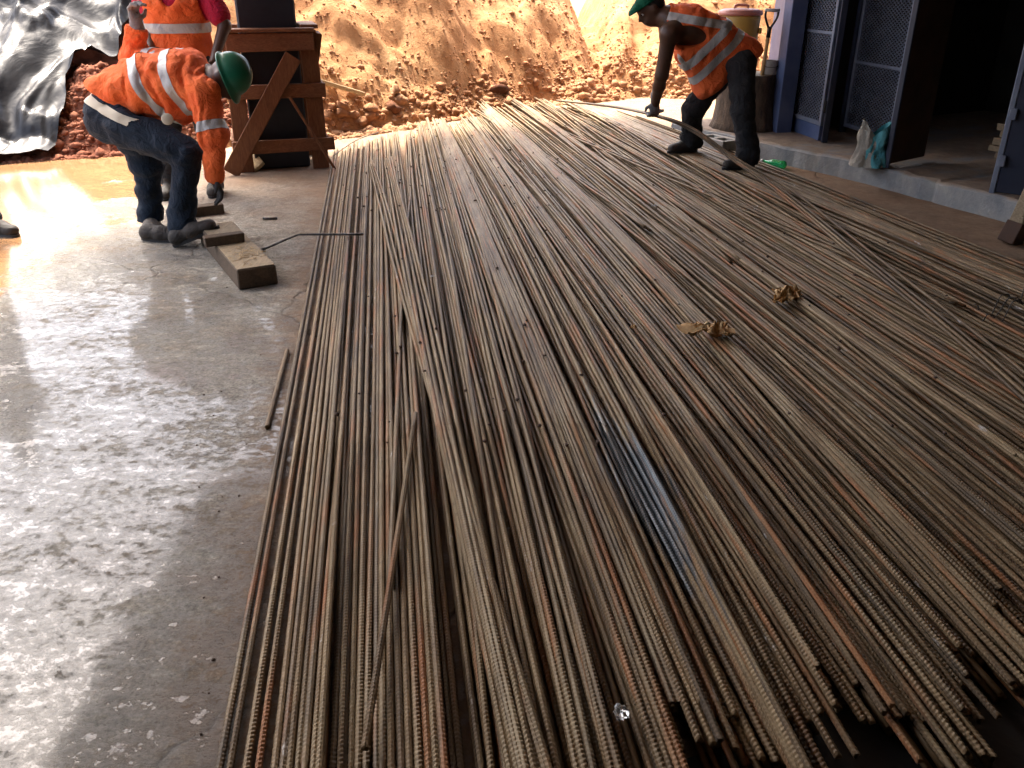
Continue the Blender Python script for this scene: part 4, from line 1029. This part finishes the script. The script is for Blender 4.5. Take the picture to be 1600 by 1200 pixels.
def eyes(c, R, parent):
    sd, fw, up = R; c = Vector(c)
    for s in (-1, 1):
        e = c + fw * .083 + sd * s * .032 + up * .010; v, f = ico(2); eo = mesh('eye', v * .013 + nv3(e), f, 'eye', parent, True)
        mesh('iris', v * .0065 + nv3(e + fw * .0095), f, 'iris', eo, True)
def hand_prims(w, d, nrm, curl=.7, side=1, s=1.):
    """w wrist, d towards the fingers, nrm out of the palm; fingers curl towards nrm"""
    w = Vector(w); d = Vector(d).normalized(); nrm = (Vector(nrm) - d * Vector(nrm).dot(d)).normalized(); a = d.cross(nrm) * side
    P = [('c', w, w + d * .05 * s, .030 * s, .034 * s, nrm, .62)]
    P += [('c', w + d * .045 * s + a * o_ * s, w + d * .085 * s + a * o_ * 1.05 * s, .017 * s, .014 * s) for o_ in (-.022, 0, .022)]
    for o_, L in ((-.032, .068), (-.011, .080), (.011, .076), (.032, .060)):
        k0 = w + d * .088 * s + a * o_ * s; d1 = (d * math.cos(curl) + nrm * math.sin(curl)).normalized(); k1 = k0 + d1 * L * .5 * s
        d2 = (d * math.cos(curl * 2.1) + nrm * math.sin(curl * 2.1)).normalized(); k2 = k1 + d2 * L * .5 * s
        P += [('c', k0, k1, .0105 * s, .0095 * s), ('c', k1, k2, .0095 * s, .0080 * s)]
    t0 = w + d * .028 * s - a * .030 * s; t1 = t0 + (d * .6 - a * .6 + nrm * .5).normalized() * .038 * s; t2 = t1 + (d * .8 + nrm * .6 + a * .1).normalized() * .030 * s
    P += [('c', t0, t1, .014 * s, .011 * s), ('c', t1, t2, .011 * s, .009 * s)]
    return P
def boot(name, heel, toe, ankle, parent, mat='boot', s=1.):
    heel, toe, ankle = Vector(heel), Vector(toe), Vector(ankle); d = (toe - heel).normalized(); up = Vector((0, 0, 1)); L = (toe - heel).length
    up = (up - d * up.dot(d)).normalized(); sd = d.cross(up)
    P = [('c', heel + d * .04 + up * .042, heel + d * L * .5 + up * .045, .043 * s, .042 * s), ('c', heel + d * L * .5 + up * .042, toe - d * .04 + up * .034, .046 * s, .036 * s, sd, 1.2), ('c', heel + d * .055 + up * .05, ankle + (ankle - heel).normalized() * .03, .046 * s, .052 * s)]
    o = sdf_obj(name, P, mat, parent, .009, .03, cuts=((heel + up * .004, -up),))
    # sole
    pts_ = []
    for i in range(20):
        a = i / 20 * 2 * math.pi; x_ = (.5 + .5 * math.cos(a)) * (L + .012) - .006; w_ = (.046 + .006 * math.cos(a)) * math.sin(a) * (1 if abs(math.cos(a)) < .95 else 1)
        pts_.append(heel + d * x_ + sd * w_ * s)
    v = [p - up * .004 for p in pts_] + [p + up * .016 for p in pts_]; f = [list(range(20))[::-1], list(range(20, 40))] + [[i, (i + 1) % 20, 20 + (i + 1) % 20, 20 + i] for i in range(20)]
    mesh('sole', v, f, 'blackplastic', o); return o
YAX = Vector((0, 1, 0))
def plane_px(p1, p2, Y):
    a, b = W(*p1, Y=Y), W(*p2, Y=Y); d = (b - a).normalized(); return (a + b) / 2, d.cross(YAX)

# ------------------------------------------------ A: bent worker at the left
def worker_bent():
    Y0 = 5.18
    an = W(284, 352, Y=4.97); af = W(236, 350, Y=5.30)
    t = thing('person', 'bent worker in long-sleeved orange shirt, green hard hat and navy jeans at left', 'person', (an.x - .1, 5.1, 0), 'workers')
    hipN, hipF = W(200, 198, Y=5.04), W(205, 200, Y=5.32); kN, kF = W(291, 240, Y=4.98), W(231, 262, Y=5.33)
    pel = W(185, 180, Y=Y0); mid = W(232, 140, Y=Y0); ch = W(287, 128, Y=Y0); nb = W(322, 122, Y=Y0)
    shN, elN, wrN = W(318, 148, Y=5.0), W(335, 213, Y=4.93), W(333, 276, Y=4.98)
    shF, elF, wrF = W(298, 100, Y=5.38), W(208, 92, Y=5.52), W(214, 42, Y=5.50)
    hc = W(351, 120, Y=5.12); up = Vector((.93, .0, .36)); fw = Vector((.30, -.25, -.92))
    hp, R = head_prims(hc, up, fw)
    body = hp + [('c', nb, hc - R[2] * .07, .062, .058), ('c', pel, mid, .125, .125, YAX, 1.25), ('c', mid, ch, .125, .135, YAX, 1.3), ('c', ch, nb, .13, .08, YAX, 1.5),
                 ('c', hipN, kN, .078, .056), ('c', kN, an, .054, .04), ('c', hipF, kF, .078, .056), ('c', kF, af, .054, .04),
                 ('c', shN, elN, .05, .042), ('c', elN, wrN, .04, .03), ('c', shF, elF, .05, .042), ('c', elF, wrF, .04, .03),
                 ('c', an, an + Vector((.1, -.02, -.05)), .04, .03), ('c', af, af + Vector((.1, -.02, -.05)), .04, .03), ('c', wrN, wrN + Vector((.02, 0, -.06)), .03, .024), ('c', wrF, wrF + Vector((0, 0, .07)), .03, .024)]
    sdf_obj('body', body, 'skin', t, .012, .025); eyes(hc, R, t)
    # jeans
    wp, wn = plane_px((158, 128), (236, 176), Y0)
    if wn.x < 0: wn = -wn
    tr = [('c', pel + Vector((-.02, 0, -.01)), W(208, 160, Y=Y0), .165, .15, YAX, 1.12), ('c', hipN, kN, .124, .09), ('c', hipF, kF, .12, .088), ('c', kN, an + Vector((0, 0, -.01)), .083, .071), ('c', kF, af + Vector((0, 0, -.01)), .083, .071),
          ('c', an + Vector((0, 0, .05)), an + Vector((.005, 0, -.02)), .072, .082), ('c', af + Vector((0, 0, .05)), af + Vector((.005, 0, -.02)), .072, .082)]
    jeans = sdf_obj('jeans', tr, 'jeans', t, .010, .04, cuts=((W(195, 150, Y=Y0), wn, .26), (Vector((0, 0, .055)), (0, 0, -1))), fold=(.009, (7, 7, 16), 4))
    bp, bn = plane_px((150, 152), (218, 177), Y0)
    band(jeans, 'belt', bp, bn, .024, 'belt', t, .006, (W(190, 166, Y=Y0), .29))
    # shirt
    hp_, hn = plane_px((146, 134), (258, 192), Y0)
    if hn.x > 0: hn = -hn
    sh_ = [('c', W(178, 150, Y=Y0), W(238, 133, Y=Y0), .15, .165, YAX, 1.18), ('c', W(238, 134, Y=Y0), ch, .165, .165, YAX, 1.25), ('c', ch, nb, .16, .09, YAX, 1.5), ('c', W(232, 165, Y=Y0), W(285, 168, Y=Y0), .08, .09, YAX, 1.6),
           ('c', ch, shN, .12, .085), ('c', shN, elN, .088, .076), ('c', elN, wrN, .074, .058), ('c', ch, shF, .12, .085), ('c', shF, elF, .085, .072), ('c', elF, wrF, .068, .052)]
    shirt = sdf_obj('shirt', sh_, 'orange', t, .010, .05, cuts=((hp_, hn, .33), (wrN + (wrN - elN).normalized() * .025, wrN - elN, .12), (wrF, wrF - elF, .12), (nb + Vector((.035, 0, .02)), (1, 0, .25), .13)), fold=(.012, (17, 6, 8), 11))
    def tape(p1, p2, half, keep):
        pp, pn = plane_px(p1, p2, 5.05); band(shirt, 'reflective_tape', pp, pn, half, 'refl', t, .004, keep)
    tc = W(245, 135, Y=Y0)
    tape((203, 98), (252, 172), .026, (tc, .29)); tape((252, 92), (297, 178), .026, (W(270, 130, Y=Y0), .285))
    band(shirt, 'reflective_tape', elN + (shN - elN) * .22, elN - shN, .026, 'refl', t, .004, (elN + (shN - elN) * .22, .13))
    band(shirt, 'reflective_tape', elF + (shF - elF) * .33, elF - shF, .026, 'refl', t, .004, (elF + (shF - elF) * .33, .12))
    # gloves, boots
    sdf_obj('glove', hand_prims(wrN + Vector((.0, 0, -.01)), Vector((.35, -.1, -.9)), Vector((-.6, -.5, -.2)), .55), 'gloved', t, .005, .008)
    sdf_obj('glove', hand_prims(wrF + Vector((0, 0, .005)), Vector((-.05, 0, 1)), Vector((1, -.3, 0)), .9, -1, 1.1) + [('c', wrF - Vector((0, 0, .03)), wrF + Vector((0, 0, .04)), .046, .036)], 'glove', t, .005, .010)
    boot('boot', W(272, 386, z=.0), W(342, 356, Y=4.93), an, t); boot('boot', W(222, 374, z=.0), W(222, 374, z=.0) + Vector((.27, -.05, 0)), af, t)
    # hard hat
    cx_, cu, cs = R[1], R[2], R[0]; hc2 = hc + cu * .035; V_, F_ = [], []; nr2, ns2 = 10, 32
    for i in range(nr2 + 1):
        ph = i / nr2 * math.pi / 2
        for k in range(ns2):
            a = 2 * math.pi * k / ns2; rdg = 1 + .03 * math.exp(-(math.sin(a) / .16) ** 2) * math.sin(ph + .1)
            V_.append(hc2 + (cs * (math.cos(ph) * math.sin(a) * .104) + cx_ * (math.cos(ph) * math.cos(a) * .122) + cu * (math.sin(ph) * .125)) * rdg)
    b0 = len(V_)
    for rr2, zz in ((1.10, -.006), (1.10, -.014), (.97, -.012)):
        for k in range(ns2):
            a = 2 * math.pi * k / ns2; fr_ = 1 + .18 * max(0, math.cos(a)) ** 2
            V_.append(hc2 + cs * (math.sin(a) * .104 * rr2) + cx_ * (math.cos(a) * .122 * rr2 * (fr_ if rr2 > 1 else 1)) + cu * (zz - .02 * max(0, math.cos(a)) ** 2 * (rr2 > 1)))
    for i in range(nr2):
        for k in range(ns2): F_.append([i * ns2 + k, i * ns2 + (k + 1) % ns2, (i + 1) * ns2 + (k + 1) % ns2, (i + 1) * ns2 + k])
    for (r0, r1) in ((0, b0), (b0, b0 + ns2), (b0 + ns2, b0 + 2 * ns2)):
        for k in range(ns2): F_.append([r1 + k, r1 + (k + 1) % ns2, r0 + (k + 1) % ns2, r0 + k])
    mesh('hard_hat', V_, F_, 'helmet', t, True)
    hg = W(262, 186, Y=4.88); lathe('tape_measure', hg, [(.028, 0), (.031, .006), (.031, .02), (.026, .024), (.006, .025)], 'belt', t, 20, (.25, -.95, .1))
    return t
worker_bent()

# ------------------------------------------------ D: stooping worker at the right
def worker_stoop():
    aN, aF = W(1168, 252, Y=6.62), W(1079, 232, Y=7.28)
    for q_ in (aN, aF): q_.z = max(hm_at(q_.x + a_, q_.y + b_) for a_ in np.linspace(-.2, .06, 14) for b_ in (-.1, 0, .1)) + .095
    t = thing('person', 'stooping worker in sleeveless orange vest and dark trousers lifting bars at right', 'person', ((aN.x + aF.x) / 2, 6.95, .05), 'workers')
    Y0 = 6.95
    hipN, hipF = W(1158, 98, Y=6.82), W(1132, 105, Y=7.12); kN, kF = W(1160, 175, Y=6.66), W(1082, 172, Y=7.2)
    pel = W(1148, 86, Y=Y0); mid = W(1112, 62, Y=Y0); ch = W(1072, 42, Y=Y0); nb = W(1043, 28, Y=Y0)
    shN, elN = W(1046, 52, Y=6.74), W(1034, 117, Y=6.80); wrN = W(1024, 160, Y=7.05); shF, elF, wrF = W(1044, 44, Y=7.16), W(1036, 106, Y=7.3), W(1026, 152, Y=7.4)
    hc = W(1018, 14, Y=6.96); up = Vector((-.55, 0, .83)); fw = Vector((-.80, -.18, -.55)); hp, R = head_prims(hc, up, fw)
    body = hp + [('c', nb, hc - R[2] * .07, .062, .058), ('c', pel, mid, .13, .125, YAX, 1.2), ('c', mid, ch, .13, .15, YAX, 1.3), ('c', ch, nb, .14, .09, YAX, 1.4), ('c', ch, shN, .11, .075), ('c', ch, shF, .11, .075),
                 ('c', hipN, kN, .08, .058), ('c', kN, aN, .055, .04), ('c', hipF, kF, .08, .058), ('c', kF, aF, .055, .04), ('c', aN, aN + Vector((-.08, -.03, -.05)), .035, .03), ('c', aF, aF + Vector((-.08, -.03, -.05)), .035, .03),
                 ('c', shN, elN, .062, .049), ('c', elN, elN + (wrN - elN) * .4, .049, .046), ('c', elN + (wrN - elN) * .4, wrN, .046, .033), ('c', shF, elF, .06, .046), ('c', elF, wrF, .046, .032), ('c', wrN, wrN + Vector((-.01, .02, -.06)), .03, .024), ('c', wrF, wrF + Vector((-.01, .02, -.06)), .03, .024)]
    sdf_obj('body', body, 'skin', t, .012, .025); eyes(hc, R, t)
    tr = [('c', pel, W(1135, 90, Y=Y0), .15, .14, YAX, 1.15), ('c', hipN, kN, .112, .088), ('c', hipF, kF, .112, .088), ('c', kN, aN, .088, .076), ('c', kF, aF, .088, .078), ('c', aN + Vector((0, 0, .06)), aN + Vector((0, 0, -.02)), .078, .092), ('c', aF + Vector((0, 0, .06)), aF + Vector((0, 0, -.02)), .078, .088)]
    wp, wn = plane_px((1165, 60), (1100, 100), Y0)
    if wn.x > 0: wn = -wn
    sdf_obj('trousers', tr, 'jeansgrey', t, .010, .04, cuts=((wp, wn), (Vector((0, 0, aN.z - .07)), (0, 0, -1))), fold=(.008, (7, 7, 16), 24))
    # vest: hangs away from the belly
    hp_, hn = plane_px((1182, 84), (1092, 158), Y0)
    if hn.x < 0: hn = -hn
    vs_ = [('c', W(1160, 92, Y=Y0), mid, .165, .165, YAX, 1.2), ('c', mid, ch, .165, .165, YAX, 1.3), ('c', ch, nb, .155, .10, YAX, 1.5), ('c', W(1106, 130, Y=Y0), W(1075, 80, Y=Y0), .10, .11, YAX, 1.7), ('c', W(1120, 112, Y=Y0), W(1090, 85, Y=Y0), .12, .12, YAX, 1.5), ('c', W(1100, 140, Y=Y0), W(1112, 130, Y=Y0), .085, .085, YAX, 1.8)]
    axh = [(W(1110, 60, Y=6.7) - W(1045, 56, Y=6.7)).normalized(), YAX, Vector((0, 0, 1))]
    vest = sdf_obj('vest', vs_, 'orange', t, .010, .05, cuts=((hp_, hn), (nb + Vector((-.02, 0, 0)), (-1, 0, .3))), holes=((W(1073, 60, Y=6.66), (.185, .24, .085), axh), (W(1060, 58, Y=7.26), (.16, .2, .085), axh)), fold=(.010, (13, 6, 9), 33))
    def tape(p1, p2, half, keep):
        pp, pn = plane_px(p1, p2, 6.75); band(vest, 'reflective_tape', pp, pn, half, 'refl', t, .004, keep)
    tape((1139, 42), (1066, 115), .030, (W(1105, 75, Y=Y0), .5)); tape((1160, 56), (1084, 132), .030, (W(1120, 90, Y=Y0), .5))
    tape((1036, 24), (1134, 40), .028, (W(1085, 32, Y=6.75), .30))
    tape((1052, 80), (1080, 112), .022, (W(1064, 96, Y=6.75), .13))
    sdf_obj('glove', hand_prims(wrN + Vector((0, 0, .01)), Vector((-.05, .08, -1)), Vector((-.3, 1, 0)), .95, 1, 1.1) + [('c', wrN + Vector((.0, -.01, .05)), wrN, .045, .036)], 'glove', t, .005, .009)
    sdf_obj('glove', hand_prims(wrF + Vector((0, 0, .01)), Vector((-.05, .08, -1)), Vector((.6, -.5, 0)), .9, -1, 1.1) + [('c', wrF + Vector((0, 0, .05)), wrF, .042, .036)], 'glove', t, .005, .009)
    zN = aN.z - .095
    hN = Vector((aN.x + .06, aN.y + .03, zN)); boot('boot', hN, hN + Vector((-.26, -.10, 0)), aN, t)
    hF = Vector((aF.x + .06, aF.y + .03, aF.z - .095)); boot('boot', hF, hF + Vector((-.26, -.10, 0)), aF, t)
    # green cap, hair
    sdf_obj('hair', [('e', hc + R[2] * .022 - R[1] * .016, (.084, .098, .108), R)], 'hair', t, .008, .01, cuts=((hc + R[2] * .01, -R[2] + R[1] * .9),))
    sdf_obj('cap', [('e', hc + R[2] * .035, (.089, .112, .105), R), ('c', hc + R[1] * .09 + R[2] * .055, hc + R[1] * .13 + R[2] * .048, .05, .04, R[0], 1.3)], 'cap', t, .007, .01, cuts=((hc + R[2] * .048, -R[2]), ), holes=())
    return t
worker_stoop()

# ------------------------------------------------ B: man standing behind; C: man at the left frame edge
def stander(label, x, y, yaw, vestc, shirt, trous, feet, armL, armR, head_turn=0., scale=1., lean=0.):
    """upright figure; yaw 0 faces the camera (-Y). feet / arms in world coordinates"""
    t = thing('person', label, 'person', (x, y, 0), 'workers'); f0 = Vector((math.sin(yaw), -math.cos(yaw), 0)); s0 = Vector((f0.y * -1, f0.x, 0)); s0 = Zv.cross(f0)
    c = Vector((x, y, 0)); P = lambda s_, f_, z: c + s0 * s_ + f0 * (f_ + lean * max(0, z - .9)) + Zv * z * scale
    hips = [P(sg * .09, 0, .90) for sg in (-1, 1)]; an = [Vector(q) + Zv * .10 for q in feet]; kn = [(h + a) / 2 + f0 * .03 for h, a in zip(hips, an)]
    pel, ch, nb, hc = P(0, 0, .95), P(0, .0, 1.28), P(0, 0, 1.47), P(0, .03, 1.63); sh_ = [P(sg * .19, 0, 1.40) for sg in (-1, 1)]
    hp, R = head_prims(hc, Zv, f0)
    body = hp + [('c', nb, hc - Zv * .07, .062, .058), ('c', pel, ch, .12, .125, s0, 1.35), ('c', ch, nb, .12, .07, s0, 1.6)]
    arms = [armR, armL]
    for i in range(2):
        body += [('c', hips[i], kn[i], .08, .056), ('c', kn[i], an[i], .055, .04), ('c', an[i], an[i] + f0 * .1 - Zv * .05, .035, .03), ('c', sh_[i], arms[i][0], .055, .043), ('c', arms[i][0], arms[i][1], .042, .03)] + hand_prims(arms[i][1], arms[i][2], f0 * .3 - s0 * (1 if i else -1), .5, 1 if i else -1)
    sdf_obj('body', body, 'skin', t, .011, .02); eyes(hc, R, t)
    sdf_obj('hair', [('e', hc + Zv * .022 - f0 * .012, (.083, .1, .113), R)], 'hair', t, .01, .01, cuts=((hc + Zv * .03, -Zv + f0 * .9),))
    tr = [('c', pel - Zv * .03, pel + Zv * .05, .135, .13, s0, 1.3)]
    for i in range(2): tr += [('c', hips[i], kn[i], .105, .08), ('c', kn[i], an[i], .08, .072)]
    sdf_obj('trousers', tr, trous, t, .011, .03, cuts=((Vector((0, 0, .07)), (0, 0, -1)), (P(0, 0, 1.03), (0, 0, 1))), fold=(.009, (5, 5, 11), 44))
    sp = [('c', P(0, 0, 1.0), ch, .14, .15, s0, 1.35), ('c', ch, P(0, 0, 1.43), .15, .10, s0, 1.7)]
    for i in range(2): sp += [('c', sh_[i], sh_[i] + (arms[i][0] - sh_[i]) * .75, .075, .078)]
    sdf_obj('shirt', sp, shirt, t, .011, .04, cuts=((P(0, 0, .93), (0, 0, -1)), (P(0, 0, 1.475), (0, 0, 1)), (sh_[0] + (arms[0][0] - sh_[0]) * .85, arms[0][0] - sh_[0]), (sh_[1] + (arms[1][0] - sh_[1]) * .85, arms[1][0] - sh_[1])) if False else ((P(0, 0, .93), (0, 0, -1)), (P(0, 0, 1.475), (0, 0, 1))), fold=(.008, (7, 5, 7), 55))
    if vestc:
        vp = [('c', P(0, 0, 1.0), ch, .158, .165, s0, 1.33), ('c', ch, P(0, 0, 1.43), .165, .115, s0, 1.5)]
        ve = sdf_obj('vest', vp, vestc, t, .010, .04, cuts=((P(0, 0, .90), (0, 0, -1)), (P(0, 0, 1.47), (0, 0, 1))), holes=[(sh_[i] + s0 * (.045 if i else -.045) - Zv * .06, (.09, .16, .18), [s0, f0, Zv]) for i in range(2)] + [(P(0, .16, 1.42), (.07, .12, .16), [s0, f0, Zv])], fold=(.008, (8, 5, 7), 66))
        band(ve, 'reflective_tape', P(0, 0, 1.125), Zv, .03, 'refl', t, .004)
    for i, q in enumerate(feet): q = Vector(q); boot('boot', q - f0 * .06, q + f0 * .21, an[i], t)
    return t
bf = [W(342, 296, z=0), W(268, 302, z=0)]
bx, by = -2.27, 6.30
stander('standing man in orange vest over a crimson shirt behind the bent worker', bx, by, 0.12, 'orange', 'red', 'jeansgrey', [W(268, 304, z=0), W(340, 300, z=0)],
        (W(351, 40, Y=6.25), W(335, 92, Y=6.08), Vector((-.5, -.3, -.8))), (W(232, 25, Y=6.3), W(236, 78, Y=6.15), Vector((.2, -.2, -1))))
cf = W(-22, 372, z=0)
stander('person mostly out of frame at the left edge, one dark shoe on the wet floor', -3.50, 5.35, math.radians(70), None, 'jeansgrey', 'jeans', [Vector((-3.22, 5.20, 0)), Vector((-3.55, 5.55, 0))],
        (Vector((-3.45, 5.1, 1.08)), Vector((-3.3, 5.1, .86)), Vector((.4, 0, -.9))), (Vector((-3.65, 5.62, 1.08)), Vector((-3.55, 5.62, .84)), Vector((.3, 0, -.9))))
